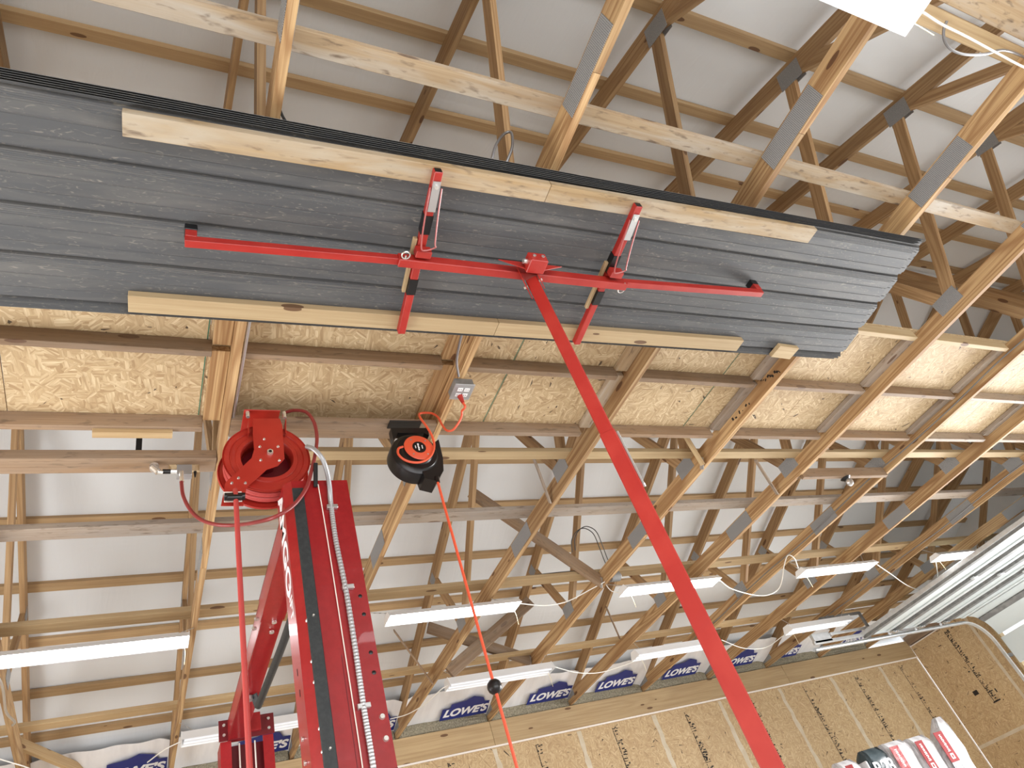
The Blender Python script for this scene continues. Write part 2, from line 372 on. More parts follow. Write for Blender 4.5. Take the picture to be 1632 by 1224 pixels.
# right gable wall with the big doorway y 2.2 .. 7.05
DY0, DY1, DZ = 2.2, 7.06, 3.74
wr = structure(wall_panel('wall_right', (XR + 0.02, DY1, 2.035), (XR + 0.02, YF, 2.035), 4.07, 0.03, OSBW, (-1, 0, 0)))
structure(wall_panel('wall_right', (XR + 0.02, YN, 2.035), (XR + 0.02, DY0, 2.035), 4.07, 0.03, OSBW, (-1, 0, 0)))
structure(wall_panel('wall_right', (XR + 0.02, DY0, (DZ + 4.07) / 2), (XR + 0.02, DY1, (DZ + 4.07) / 2), 4.07 - DZ, 0.03, OSBW, (-1, 0, 0)))
for nm, xx, mt in (('wall_right', XR + 0.06, FILM), ('wall_left', XL - 0.06, FILM)):
    bm = bmesh.new()
    add_prism(bm, [(0, YN - 0.1, 4.0), (0, YF + 0.1, 4.0), (0, YF + 0.1, ztop(YF) + 0.1), (0, YC, ztop(YC) + 0.1), (0, YN - 0.1, ztop(YN) + 0.1)], (0.02, 0, 0))
    structure(mesh_obj(nm, bm, mt, Matrix.Translation((xx, 0, 0))))
# roof lining: white film above the purlins, sagging a little between them
def film_slope(sgn):
    bm = bmesh.new(); nx, ny = 120, 90; vs = []
    for i in range(nx + 1):
        x = XL - 0.1 + (XR - XL + 0.3) * i / nx; row = []
        for j in range(ny + 1):
            s = (HALF + 0.15) * j / ny; y = YC + sgn * s
            z = ztop(y) + 0.041 + 0.012 * math.sin(x * 1.7 + 2 * math.sin(y * 1.3)) * math.sin(s * 5.5) * math.sin(s * 0.9)
            row.append(bm.verts.new((x, y, max(z, ztop(y) + 0.040))))
        vs.append(row)
    for i in range(nx):
        for j in range(ny): bm.faces.new((vs[i][j], vs[i + 1][j], vs[i + 1][j + 1], vs[i][j + 1]))
    o = mesh_obj('ceiling', bm, FILM, smooth=True); md = o.modifiers.new('thickness', 'SOLIDIFY'); md.thickness = 0.02
    md.offset = 1 if o.data.polygons[0].normal.z > 0 else -1
    return structure(o)
film_slope(1); film_slope(-1)
# white caulk lines of the wall
structure(board('trim_1', (XL, YF - 0.006, 3.872), (XR, YF - 0.006, 3.872), 0.014, 0.020, CAULK, (0, 0, 1), bev=0))
structure(board('trim_2', (XR - 0.008, YF + 0.012, 0), (XR - 0.008, YF + 0.012, 4.05), 0.016, 0.016, CAULK, (0, 1, 0), bev=0))
structure(board('trim_3', (XR - 0.006, DY1 + 0.4, 4.065), (XR - 0.006, YF, 4.065), 0.016, 0.014, CAULK, (0, 0, 1), bev=0))
for i, (xa, xb) in enumerate(((-1.92, -0.86), (-0.86, 4.02), (4.02, 9.19), (9.19, XR - 0.02))):
    o = board('header_board', (xa + 0.002, YF - 0.005 + 0.019 - 0.012, 4.028), (xb - 0.002, YF - 0.005 + 0.019 - 0.012, 4.028), 0.036, 0.288, SPRUCE, (0, 0, 1))
    tag(o, ('header plank of the far wall at the left end of the row', 'header plank ending at the nailed joint beside the orange cord',
            'header plank on top of the far wall crossed by the slanting red mast', 'header plank running into the corner below the overhead door track')[i], 'board', 'header planks along the far wall')
# filled seams and printed stamps of the wall sheets
for i, x in enumerate((-0.88, 0.34, 1.57, 2.79, 4.01, 5.23, 6.47, 7.70, 8.93, 10.12, 11.34)):
    bm = bmesh.new(); random.seed(i); n = 40
    L = [bm.verts.new((-0.035 + random.uniform(-0.014, 0.014), 0, -1.9 + 3.72 * k / n)) for k in range(n + 1)]
    R = [bm.verts.new((0.035 + random.uniform(-0.014, 0.014), 0, -1.9 + 3.72 * k / n)) for k in range(n + 1)]
    for k in range(n): bm.faces.new((L[k], R[k], R[k + 1], L[k + 1]))
    mesh_obj('filled_seam', bm, MUD, Matrix.Translation((x, YF + 0.0145, 2.03)), wb)
def stamp(parent, base, right_v, mat=INK, top=3.82, length=1.25, seed=0, nrm=(0, -1, 0)):
    random.seed(100 + seed); bm = bmesh.new(); rv = Vector(right_v); z = 0.0
    fr = Matrix((rv, Vector((0, 0, 1)), Vector(nrm))).transposed().to_4x4()
    def tick(a, zz, w, h): m = fr.copy(); m.translation = rv * a + Vector((0, 0, zz)); add_box(bm, m, w, h, 0.0012)
    while z > -length:
        if random.random() < 0.78:
            for k in range(3):
                if random.random() < 0.75: tick(random.uniform(-0.035, 0.035), z - random.uniform(0, 0.02), random.uniform(0.012, 0.045), random.uniform(0.007, 0.017))
        tick(-0.045, z - 0.01, 0.011, random.uniform(0.012, 0.036)); z -= random.uniform(0.016, 0.036)
    tick(0.0, -length - 0.01, 0.14, 0.020)
    mesh_obj('stamp_marks', bm, mat, Matrix.Translation(Vector(base)), parent)
for i, x in enumerate((3.42, 4.62, 5.80, 7.05, 8.27, 9.47, 10.68, 11.86)):
    stamp(wb, (x, YF + 0.0145, 3.80), (1, 0, 0), seed=i, length=(1.5, 1.45, 1.5, 1.5, 1.3, 1.25, 1.2, 1.2)[i])
stamp(wr, (XR + 0.004, 7.86, 3.98), (0, -1, 0), seed=20, length=1.2, nrm=(-1, 0, 0))
board('filled_seam', (XR + 0.0035, 7.43, 0.6), (XR + 0.0035, 7.43, 4.0), 0.05, 0.0015, MUD, (-1, 0, 0), wr, bev=0)
board('filled_seam', (XR + 0.0035, 7.1, 2.32), (XR + 0.0035, YF, 2.32), 0.05, 0.0015, MUD, (-1, 0, 0), wr, bev=0)
for k, (yy, zz, a, b) in enumerate(((8.05, 3.0, 0.09, 0.07), (7.75, 2.9, 0.02, 0.06), (7.95, 3.3, 0.03, 0.02))):
    board('ink_mark', (XR + 0.0035, yy, zz), (XR + 0.0035, yy + a, zz), b, 0.0015, INK, (-1, 0, 0), wr, bev=0)

# ------------------------------------------------------------------ trusses
def clip(poly, a, b, c):            # keep a*y + b*z + c >= 0
    out = []
    for i in range(len(poly)):
        p, q = poly[i], poly[(i + 1) % len(poly)]; dp = a * p[0] + b * p[1] + c; dq = a * q[0] + b * q[1] + c
        if dp >= 0: out.append(p)
        if (dp >= 0) != (dq >= 0): t = dp / (dp - dq); out.append((p[0] + (q[0] - p[0]) * t, p[1] + (q[1] - p[1]) * t))
    return out
def member(name, a, b, width, clips, mat, root, x0=0.0, th=0.038):
    """plank in the truss plane from a to b (y,z), cut by half planes; grain runs along it"""
    d = Vector((b[0] - a[0], b[1] - a[1])); L = d.length; d.normalize(); n = Vector((-d.y, d.x)) * (width / 2)
    poly = [(a[0] + n.x, a[1] + n.y), (a[0] - n.x, a[1] - n.y), (b[0] - n.x, b[1] - n.y), (b[0] + n.x, b[1] + n.y)]
    for c in clips: poly = clip(poly, *c)
    m = frame((0, a[0], a[1]), (0, b[0], b[1]), (1, 0, 0)); mi = m.inverted(); bm = bmesh.new()
    add_prism(bm, [mi @ Vector((0, p[0], p[1])) for p in poly], mi.to_3x3() @ Vector((th, 0, 0)))
    return mesh_obj(name, bm, mat, Matrix.Translation((W[root.name].translation.x + x0, 0, 0)) @ m, root)
def make_truss(x):
    t = thing('roof_truss', (x, 0, ZB), 'x', 'roof truss', 'roof trusses')
    zb = ZB
    sp1, sp2 = 0.30 * H, 1.68 * H
    y0, y1 = YC - HALF, YC + HALF
    for a, b in ((y0, sp1), (sp1, sp2), (sp2, y1)):
        member('bottom_chord', (a + 0.001, zb + CD / 2), (b - 0.001, zb + CD / 2), CD, [], PINE, t)
    # rafters
    zt_c = EYE + H * 1.835
    def rz(s): return zt_c - SL * s
    for sg in (-1, 1):
        member('top_chord', (YC - sg * 0.2, rz(-0.2)), (YC + sg * (HALF + 0.2), rz(HALF + 0.2)), CD,
               [(sg, 0, -sg * YC - 0.0005), (0, 1, -(zb + CD + 0.001)), (-sg, 0, sg * (YC + sg * HALF))], PINEWEB, t)
    # webs
    B1, B2 = 0.366 * H, 1.262 * H; T1, T2 = 0.653 * H, 1.42 * H
    tanr = SL
    for sg in (-1, 1):
        lo = (0, 1, -(zb + CD + 0.001))
        k = -sg * tanr    # underside line z < zu - SL*|y-YC|
        zu = zt_c - 0.0277 * H - 0.002
        hi = (k, -1, zu + SL * (sg * YC))  # zu - SL*sg*(y-YC) - z >= 0
        Y = lambda s: YC + sg * s
        def web(sb, st, cl): 
            a = (Y(sb), zb + 0.09); b = (Y(st), rz(st)); dd = Vector((b[0] - a[0], b[1] - a[1])).normalized() * 0.12
            member('web', (a[0] - dd.x, a[1] - dd.y), (b[0] + dd.x, b[1] + dd.y), 0.089, [lo, hi] + cl, PINEWEB, t)
        g = 0.001
        # (sg, 0, -sg*Y0) keeps outboard of Y0
        web(B1, 0.02, [(-sg, 0, sg * Y(B1) - g), (sg, 0, -sg * YC - g)])
        web(B1, T1, [(sg, 0, -sg * Y(B1) - g), (-sg, 0, sg * Y(T1) - g)])
        web(B2, T1, [(-sg, 0, sg * Y(B2) - g), (sg, 0, -sg * Y(T1) - g)])
        web(B2, T2, [(sg, 0, -sg * Y(B2) - g)])
        X = W[t.name].translation.x
        for side in (-0.0015, 0.0395):
            def pl(y, z, L, w, ang=0.0):
                d = Vector((0, math.cos(ang), math.sin(ang))) * (L / 2); c = Vector((X + side, y, z))
                board('connector_plate', c - d, c + d, w, 0.002, PLATE, (1, 0, 0), t, bev=0)
            pl(Y(0.69 * H), zb + 0.068, 0.40 if sg < 0 else 0.36, 0.125)
            pl(Y(B1), zb + 0.135, 0.20, 0.125); pl(Y(B2), zb + 0.135, 0.20, 0.125)
            an = -sg * math.atan(SL)
            pl(Y(T1), rz(T1) - 0.04, 0.19, 0.15, an); pl(Y(T2), rz(T2) - 0.03, 0.12, 0.12, an)
            pl(Y(HALF - 0.16), zb + 0.105, 0.30, 0.08)
        
    return t
truss = make_truss(xs(-1))
TL = {-1: 'outermost roof truss at the left end, beyond the left edge of the steel sheets',
      0: 'roof truss at the far left whose bottom chord leaves the lower left corner',
      1: 'roof truss whose chord passes just left of the red hose reel',
      2: 'roof truss carrying the grey outlet box, second to the right of the hose reel bracket',
      3: 'roof truss next right of the outlet box, its chord crossing behind the upper mast',
      4: 'roof truss with black scribbles on its chord, leading down to the junction box',
      5: 'roof truss seen just past the right end of the lowest steel sheet',
      6: 'roof truss with the stapled armoured cable along its chord',
      7: 'roof truss just right of the one with the first stapled cable',
      8: 'roof truss with the second stapled cable, right of the fourth lit fixture',
      9: 'roof truss before the last one, above the lit fixture nearest the overhead door',
      10: 'last yellowish roof truss beside the overhead door panels'}
truss['label'] = TL[-1]
trs = {-1: truss}
for n in range(0, 11):
    t = dup_tree(truss, (xs(n), 0, ZB)); t['label'] = TL[n]; trs[n] = t

# ------------------------------------------------------------------ purlins (flat 2x4s on the rafters)
far = [1.10, 1.31, 1.52, 1.73, 1.940, 2.141, 2.374, 2.587, 2.802, 2.999, 3.21]
near = [0.955, 0.770, 0.548, 0.319, 0.10, -0.12, -0.34, -0.56, -0.78, -1.0, -1.2]
ordn = ['first', 'second', 'third', 'fourth', 'fifth', 'sixth', 'seventh', 'eighth', 'ninth', 'tenth', 'eleventh']
for lst, sg, txt in ((far, 1, 'far'), (near, -1, 'near')):
    for i, y in enumerate(lst):
        y1 = y * H; y0 = y1 - 0.089 / math.sqrt(1 + SL * SL); yc = (y0 + y1) / 2
        nrm = Vector((0, sg * SL, 1)).normalized(); z = ztop(yc) + 0.0205 * math.sqrt(1 + SL * SL)
        o = board('purlin', (XL, yc, z), (XR + 0.05, yc, z), 0.089, 0.038, PURL, nrm)
        tag(o, 'long roof purlin under the white film, %s down from the ridge on the %s slope' % (ordn[i], txt), 'purlin', 'roof purlins')

# ------------------------------------------------------------------ lateral runs lying on the bottom chords
ZR = ZB + CD + 0.0195
def run(name, y0, y1, x0, x1, mat, label, z=ZR, t=0.038, grp='lateral braces on the truss chords', skew=0.0):
    o = board(name, (x0, (y0 + y1) / 2 * H - skew, z), (x1, (y0 + y1) / 2 * H + skew, z), (y1 - y0) * H, t, mat)
    return tag(o, label, 'board', grp)
run('lateral_brace', 0.371, 0.404, XL, 11.6, WEATH, 'weathered whitish board lying across the near chords, above the steel sheets')
run('lateral_brace', 1.287, 1.320, xs(1) + 0.04, 11.6, PALE, 'pale clean board lying on the chords just beyond the strand board deck')
run('lateral_brace', 1.560, 1.606, XL, 11.6, GREYW, 'grey stained board on the chords, second run beyond the deck', skew=0.02)
run('lateral_brace', 1.985, 2.034, XL, 11.6, SPRUCE, 'board on the chords above the lit row of shop lights')
run('lateral_brace', 2.620, 2.668, XL, 11.6, SPRUCE, 'board on the chords nearest the far wall, above the unlit row')
run('mounting_plank', 1.246, 1.292, -0.80, xs(1) - 0.002, BROWNW, 'brown knotty plank carrying the air manifold, left of the hose reel', z=ZB + 0.03, t=0.06, grp='mounting planks')
run('mounting_plank', 1.125, 1.178, xs(1) + 0.040, xs(2) - 0.002, BROWNW, 'reddish brown plank from which both reels hang', z=ZB + 0.019 - 0.0, t=0.037, grp='mounting planks')
a = pz(147, 690, 4.222); b = pz(275, 690, 4.222)
tag(board('lumber_offcut', (a.x, a.y + 0.0, 4.222), (b.x, a.y + 0.0, 4.222), 0.045, 0.03, SPRUCE), 'short board under the deck edge above the air manifold', 'board')

for k, (ua, va, ub, vb, w, m_, lb_) in enumerate(((1500, 62, 1640, 112, 0.09, SPRUCE, 'brown plank edge above the glaring fixture cord, top right'), (1490, 8, 1640, 62, 0.20, WEATH, 'wide pale spotted plank at the top right corner'))):
    pa = pz(ua, va, ZB + CD + 0.001); pb = pz(ub, vb, ZB + CD + 0.001); yy = (pa.y + pb.y) / 2
    tag(board('loose_plank', (xs(3) + 0.10, yy - w / 2, ZR + 0.001 + 0.039 * k), (9.3, yy - w / 2, ZR + 0.001 + 0.039 * k), w, 0.037, m_), lb_, 'plank', 'planks at the top right')
bm = bmesh.new(); random.seed(3)
for (u, v) in [(1213 + 3.6 * i, 606 - 2.2 * i + (i % 3) * 2) for i in range(9)] + [(1168 + 5.2 * i, 668 - 5.5 * i + (i % 2) * 3) for i in range(6)]:
    c_ = px(u, v, xs(4) - 0.0008) - Vector((xs(4), 2.7, ZB)); add_box(bm, Matrix.Translation(c_) @ Matrix.Rotation(random.uniform(-0.6, 0.6), 4, 'X'), 0.0008, random.uniform(0.006, 0.022), random.uniform(0.004, 0.028))
mesh_obj('ink_scribbles', bm, INK, Matrix.Translation((xs(4), 2.7, ZB)), trs[4])

# ------------------------------------------------------------------ strand board deck and its framing between the chords
JY = [(0.739, 0.7532, 'near edge'), (0.9595, 0.9737, 'middle'), (1.171, 1.1852, 'far edge')]
bayname = ['leftmost bay', 'bay left of the hose reel truss', 'bay above the two reels', 'bay right of the outlet box', 'bay the red mast crosses', 'bay with the wood block edge', 'bay past the end of the steel sheets', 'second bay past the steel sheets', 'third bay past the steel sheets', 'fourth bay past the steel sheets', 'bay next to the last truss']
for n in range(-1, 10):
    xa = xs(n) + 0.040; xb = xs(n + 1) - 0.091
    for j, (ya, yb, wh) in enumerate(JY):
        if n == 1 and j == 2: pass
        mt = BROWNW if n < 6 else GREYW
        o = board('deck_joist', (xa, (ya + yb) / 2 * H, ZB + CD - 0.0445), (xb + (0.089 if n < 0 else 0), (ya + yb) / 2 * H, ZB + CD - 0.0445), 0.038, 0.089, mt if j != 0 else PALE)
        tag(o, 'deck joist, %s, %s' % (wh, bayname[n + 1]), 'joist', 'deck joists between the chords')
    for j in range(2):
        ya = JY[j][1] * H + 0.002; yb = JY[j + 1][0] * H - 0.002
        o = board('nailer_board', (xb + 0.046, ya, ZB + CD - 0.020), (xb + 0.046, yb, ZB + CD - 0.020), 0.087, 0.038, GREYW if n >= 3 else (PINE if n != 2 else WEATH))
        tag(o, 'nailer board, %s half, %s' % (('near', 'far')[j], bayname[n + 1]), 'board', 'nailer boards beside the chords')
seams = [XL + 0.02, -0.61, 0.26, 1.98, 3.68, 4.66, 7.08, 9.52, 11.6]
dn = ['leftmost deck sheet', 'deck sheet over the bay left of the hose reel', 'deck sheet above the two reels', 'deck sheet right of the outlet box', 'narrow deck sheet crossed by the red mast line', 'deck sheet behind the end of the steel sheets', 'pale deck sheet past the steel sheets', 'last deck sheet towards the overhead door']
for i, (a, b) in enumerate(zip(seams, seams[1:])):
    o = board('deck_sheet', (a + 0.002, (1.184 + 0.739) / 2 * H, ZB + CD + 0.0085), (b - 0.002, (1.184 + 0.739) / 2 * H, ZB + CD + 0.0085), 0.445 * H, 0.015, OSB, bev=0)
    tag(o, 'strand board ' + dn[i], 'strand board', 'strand board deck sheets')
    if i in (1, 2, 3): 
        board('green_edge', (b - 0.008, 0.745 * H, ZB + CD + 0.0002), (b - 0.008, 1.17 * H, ZB + CD + 0.0002), 0.005, 0.001, GREEN, parent=o, bev=0)

# ------------------------------------------------------------------ diagonal bracing between trusses
def diag(p0, p1, w, t, mat, label, upv=(0, 0, 1), name='diagonal_brace'):
    return tag(board(name, p0, p1, w, t, mat, upv), label, 'brace', 'diagonal braces between the trusses')
def strap(p, parent):
    board('hanger', p + Vector((-0.004, -0.03, 0.03)), p + Vector((-0.004, 0.03, -0.05)), 0.04, 0.006, ZINC, (1, 0, 0), parent, bev=0)
x3, x4, x2, x5 = xs(3) + 0.038, xs(4), xs(2), xs(5)
pA0 = px(750, 784, x3 + 0.02); pA1 = px(958, 927, x4 - 0.012)
o = diag(pA0, pA1, 0.04, 0.125, BROWNW, 'brown diagonal brace ending at the junction box'); strap(pA1, o)
pB0 = px(682, 1000, x3 + 0.02); pB1 = px(845, 1052, x4 - 0.012)
o = diag(pB0, pB1, 0.04, 0.125, BROWNW, 'brown diagonal brace ending above the unlit fixture, right of the orange cord'); strap(pB1, o)
pC0 = px(845, 958, x4 - 0.03); pC1 = px(716, 1072, x3 + 0.03)
diag(pC0, pC1, 0.04, 0.135, BROWNW, 'wide knotty diagonal brace crossing behind the orange cord beside the lit fixture')
pD0 = px(1035, 668, x3 + 0.5); pD1 = px(1118, 737, xs(5) - 0.9)
pD1 = px(1118, 737, x4 - 0.012); pD0 = pD1 + Vector((-0.75, -0.62, 0.80))
o = diag(pD0, pD1, 0.04, 0.12, SPRUCE, 'diagonal brace coming down behind the deck edge to the fourth chord'); strap(pD1, o)
for k, (u0, v0, u1, v1, n, lab) in enumerate(((851, 731, 877, 802, 3, 'thin grey batten leaning on the chord left of the red mast'), (1204, 733, 1239, 788, 5, 'thin grey batten leaning on the chord right of the red mast'),
                                          (628, 1005, 690, 1090, 3, 'thin batten hanging near the orange cord'), (966, 967, 988, 1018, 5, 'thin dark batten right of the junction box'))):
    q1 = px(u1, v1, xs(n) - 0.012); q0 = pz(u0, v0, q1.z + 0.24)
    tag(board('thin_batten', q0, q1, 0.035, 0.012, GREYW if k < 2 else BROWNW, (1, 0, 0)), lab, 'batten')
q0 = px(30, 1182, xs(0) + 0.06); q1 = px(128, 1222, xs(0) + 0.55)
diag(pz(28, 1184, 4.37), pz(175, 1246, 4.37), 0.04, 0.089, SPRUCE, 'diagonal brace in the lower left corner')
# plank between chords holding a camera mount
qa = pz(1262, 772, ZB); qb = pz(1385, 770, ZB)
o = tag(board('blocking_plank', (xs(5) + 0.041, 3.62, ZB + 0.02), (xs(6) - 0.003, 3.62, ZB + 0.02), 0.038, 0.10, BROWNW), 'short plank fixed between two chords above a small camera', 'plank')
o2 = thing('security_camera', (xs(5) + 0.62, 3.63, ZB - 0.03), 'small dark dome camera with bright bracket hanging under the short plank', 'camera')
cyl('mount', (xs(5) + 0.62, 3.63, ZB - 0.03), (xs(5) + 0.62, 3.63, ZB - 0.06), 0.05, BLACK, o2, r1=0.02)
lathe('lens_housing', [(0, -0.03), (0.03, -0.02), (0.04, 0.0), (0.03, 0.02), (0, 0.03)], (xs(5) + 0.62, 3.62, ZB - 0.085), (0, -1, -0.4), ZINC, o2, n=20)

# ------------------------------------------------------------------ house wrap and mineral wool at the far wall
rl = ['left of the first red column', 'behind the far red column', 'behind the near red column', 'left of the orange cord', 'right of the orange cord', 'third to the right of the orange cord', 'left of the red mast foot', 'right of the red mast', 'beside the crumpled film', 'by the door motor bracket', 'at the end of the door track', 'in the corner']
def baffle(n, nm):
    x0, x1 = xs(n) + 0.042, xs(n + 1) - 0.006
    t = thing('house_wrap', (x0, YF - 0.05, 4.33), 'white printed house wrap baffle ' + nm, 'house wrap', 'house wrap baffles above the far wall')
    ya, za = YF + 0.03, 4.30
    yb, zb2 = 8.15, zbot(8.15) + 0.075
    bm = bmesh.new(); nx, ny = 24, 10; rows = []
    random.seed(n + 40); ph = random.uniform(0, 6)
    for i in range(nx + 1):
        r = []
        for j in range(ny + 1):
            s, q = i / nx, j / ny
            e = min(s, 1 - s); sag = -0.012 * math.sin(math.pi * q) - 0.008 * math.sin(s * 19 + q * 3 + ph) * (0.3 + 0.7 * q)
            curl = 0.03 * max(0, 0.08 - e) / 0.08
            r.append(bm.verts.new((x0 + (x1 - x0) * s, ya + (yb - ya) * q, za + (zb2 - za) * q + sag - curl)))
        rows.append(r)
    for i in range(nx):
        for j in range(ny): bm.faces.new((rows[i][j], rows[i + 1][j], rows[i + 1][j + 1], rows[i][j + 1]))
    mesh_obj('wrap_sheet', bm, WRAP, None, t, smooth=True)
    # blue gable-shaped print with the letters
    d = Vector((0, yb - ya, zb2 - za)).normalized(); nrm = Vector((1, 0, 0)).cross(d)
    if nrm.z > 0: nrm = -nrm
    lu, lv = ((150, 1240), (240, 1212), (425, 1188), (655, 1142), (762, 1118), (880, 1103), (985, 1080), (1085, 1065), (1178, 1048), (1235, 1032), (1365, 1008))[n + 1]
    lx = min(max(pz(lu, lv, 4.35).x, x0 + 0.34), x1 - 0.33)
    c = Vector((lx, ya, za)) + d * 0.20 + nrm * 0.036
    fr = Matrix((Vector((1, 0, 0)), d, nrm)).transposed().to_4x4(); fr.translation = c
    poly = [(-0.32, -0.15), (0.32, -0.15), (0.32, 0.09), (0.24, 0.09), (0.20, 0.17), (0.06, 0.22), (-0.04, 0.16), (-0.22, 0.13), (-0.22, 0.06), (-0.32, 0.06)]
    bm = bmesh.new(); add_prism(bm, [(a, b, 0) for a, b in poly], (0, 0, 0.0015)); lg = mesh_obj('printed_logo', bm, BLUE, fr, t)
    m2 = fr @ Matrix.Translation((0, -0.035, 0.003))
    letters('printed_letters', "LOWE'S", 0.175, WHITE, m2, lg, shear=0.2, offset=0.007, depth=0.0008, spacing=1.0, sx=0.95)
for n in range(-1, 10): baffle(n, rl[n + 1])
for n in range(-2, 10):
    x0 = xs(n) + 0.042 if n >= -1 else XL + 0.02; x1 = xs(n + 1) - 0.006
    bm = bmesh.new(); add_box(bm, Matrix.Identity(4), x1 - x0, 0.16, 0.135, 0.008)
    bmesh.ops.subdivide_edges(bm, edges=bm.edges[:], cuts=5, use_grid_fill=True); random.seed(n + 9)
    for v in bm.verts: v.co += Vector((random.uniform(-1, 1) * 0.001, random.uniform(-1, 1), random.uniform(-1, 1))) * 0.005
    o = mesh_obj('wool_batt', bm, WOOL, Matrix.Translation(((x0 + x1) / 2, YF + 0.085, 4.245)))
    tag(o, 'mineral wool strip on the wall top, ' + rl[n + 2 if n + 2 < 12 else 11], 'insulation', 'mineral wool strips on the far wall')
structure(board('trim_4', (XL, YF + 0.08, 4.16), (XR, YF + 0.08, 4.16), 0.14, 0.02, SPRUCE, bev=0))
structure(board('trim_5', (XR - 0.0, YN, 4.16), (XR, YF, 4.16), 0.10, 0.15, BROWNW, (0, 0, 1), bev=0))

# ------------------------------------------------------------------ steel sheets being lifted
ZS = 4.091
yaw = -0.0245
def sheet(name, dx, dz, label, dy=0.0):
    bm = bmesh.new(); Wd = 0.953; pr = []
    cs = [0.032 + 0.2222 * k for k in range(5)]
    for c in cs:
        pr += [(c - 0.031, 0), (c - 0.020, 0.020), (c + 0.016, 0.020), (c + 0.031, 0)]
        if c != cs[-1]:
            for q in (0.078, 0.144):
                pr += [(c + q - 0.004, 0), (c + q - 0.002, 0.0028), (c + q + 0.002, 0.0028), (c + q + 0.004, 0)]
    pr[0] = (0.0, 0.0); pr[-1] = (Wd, 0.0)
    A = []; B = []
    for i, (y, z) in enumerate(pr):
        s = y / Wd
        A.append(bm.verts.new((-0.79 - 0.13 * s + dx, y, z))); B.append(bm.verts.new((4.095 + 0.125 * s + dx, y, z)))
    for i in range(len(pr) - 1): bm.faces.new((A[i], B[i], B[i + 1], A[i + 1]))
    m = Matrix.Translation((0, 0.4827 * H + dy, ZS + dz)) @ Matrix.Rotation(yaw, 4, 'Z')
    o = mesh_obj(name, bm, SHEET, m); md = o.modifiers.new('gauge', 'SOLIDIFY'); md.thickness = 0.0015; md.offset = 0
    return tag(o, label, 'steel sheet', 'ribbed steel sheets on the lift')
SHL = ['lowest dusty dark grey ribbed steel sheet resting on the lift', 'second dark grey ribbed steel sheet from the bottom of the stack', 'third dark grey ribbed steel sheet from the bottom of the stack',
       'fourth dark grey ribbed steel sheet, third from the top of the stack', 'second dark grey ribbed steel sheet from the top of the stack', 'topmost dark grey ribbed steel sheet of the stack, its near edge forming a lip']
for k in range(6): sheet('steel_sheet', (0.0, 0.035, 0.01, 0.05, 0.02, 0.04)[k], 0.0019 * k, SHL[k], -0.0070 * k)
# 2x4 bearers under the sheets
ZT = 4.072
def bearer(u0, v0, u1, v1, cut, mats, labs, upedge):
    p0 = pz(u0, v0, ZT - 0.019); p1 = pz(u1, v1, ZT - 0.019); c = pz(*cut, ZT - 0.019); t = (c - p0).dot((p1 - p0).normalized()); d = (p1 - p0).normalized()
    sd = Vector((-d.y, d.x, 0)) * (-0.0445)
    for a, b, m, l in ((p0, p0 + d * (t - 0.001), mats[0], labs[0]), (p0 + d * (t + 0.001), p1, mats[1], labs[1])):
        tag(board('bearer_board', a + sd + Vector((0, 0, 0.019)), b + sd + Vector((0, 0, 0.019)), 0.089, 0.036, m), l, 'board', 'boards between the lift arms and the sheets')
bearer(195, 218, 1288, 388, (869, 320), (DIRTY, DIRTY), ('mould spotted board under the near edge of the sheets, left piece', 'board under the near edge of the sheets, right piece'), 0)
bearer(204, 498, 1174, 560, (787, 535), (PALE, PALE), ('clean pale board under the far edge of the sheets, left piece', 'pale board under the far edge of the sheets, right piece'), 0)
c0 = pz(1232, 562, 4.07); c1 = pz(1262, 566, 4.07)
tag(board('wood_clip', c0 + Vector((0, -0.02, 0.004)), c1 + Vector((0, -0.02, 0.004)), 0.10, 0.03, PALE), 'small pale wooden block at the far edge of the sheets, right of the boards', 'wood block')

# ------------------------------------------------------------------ panel lift (hoist)
lift = thing('panel_hoist', (1.60, 1.72, 0.0), 'red panel hoist with a long mast and crossed arms holding up the steel sheets', 'hoist')
zc_top, zc_bot = 4.0125, 3.9625
P = pz(845, 441, 3.965); P.z = 0
mast_az = math.atan2(P.y, P.x); rad = Vector((math.cos(mast_az), math.sin(mast_az), 0))
MX = P
def vbar(name, z0, z1, w, mat, parent, off=0.0, wd=None):
    bm = bmesh.new(); add_box(bm, Matrix.Identity(4), w, wd or w, z1 - z0, 0.004)
    m = Matrix.Translation((MX.x + rad.x * off, MX.y + rad.y * off, (z0 + z1) / 2)) @ Matrix.Rotation(mast_az - math.pi / 2, 4, 'Z')
    return mesh_obj(name, bm, mat, m, parent, smooth=False)
vbar('inner_mast', 2.7, 3.93, 0.056, HOIST, lift)
om = vbar('outer_mast', 0.35, 2.98, 0.062, HOIST, lift)
sidev = Vector((-rad.y, rad.x, 0))
board('latch_strip', MX - sidev * 0.036 + Vector((0, 0, 2.72)), MX - sidev * 0.036 + Vector((0, 0, 2.97)), 0.03, 0.010, ZINC, sidev, om)
vbar('winch_drum', 1.0, 1.16, 0.15, BLACK, lift, 0.10)
for k in range(3):
    a = mast_az + math.pi / 2 + k * 2 * math.pi / 3
    board('floor_leg', (MX.x, MX.y, 0.34), (MX.x + 0.75 * math.cos(a), MX.y + 0.75 * math.sin(a), 0.08), 0.045, 0.045, HOIST, parent=lift)
    e = Vector((MX.x + 0.75 * math.cos(a), MX.y + 0.75 * math.sin(a), 0.045)); cyl('castor', e + Vector((0, 0.015, 0)), e - Vector((0, 0.015, 0)), 0.044, BLACK, lift)
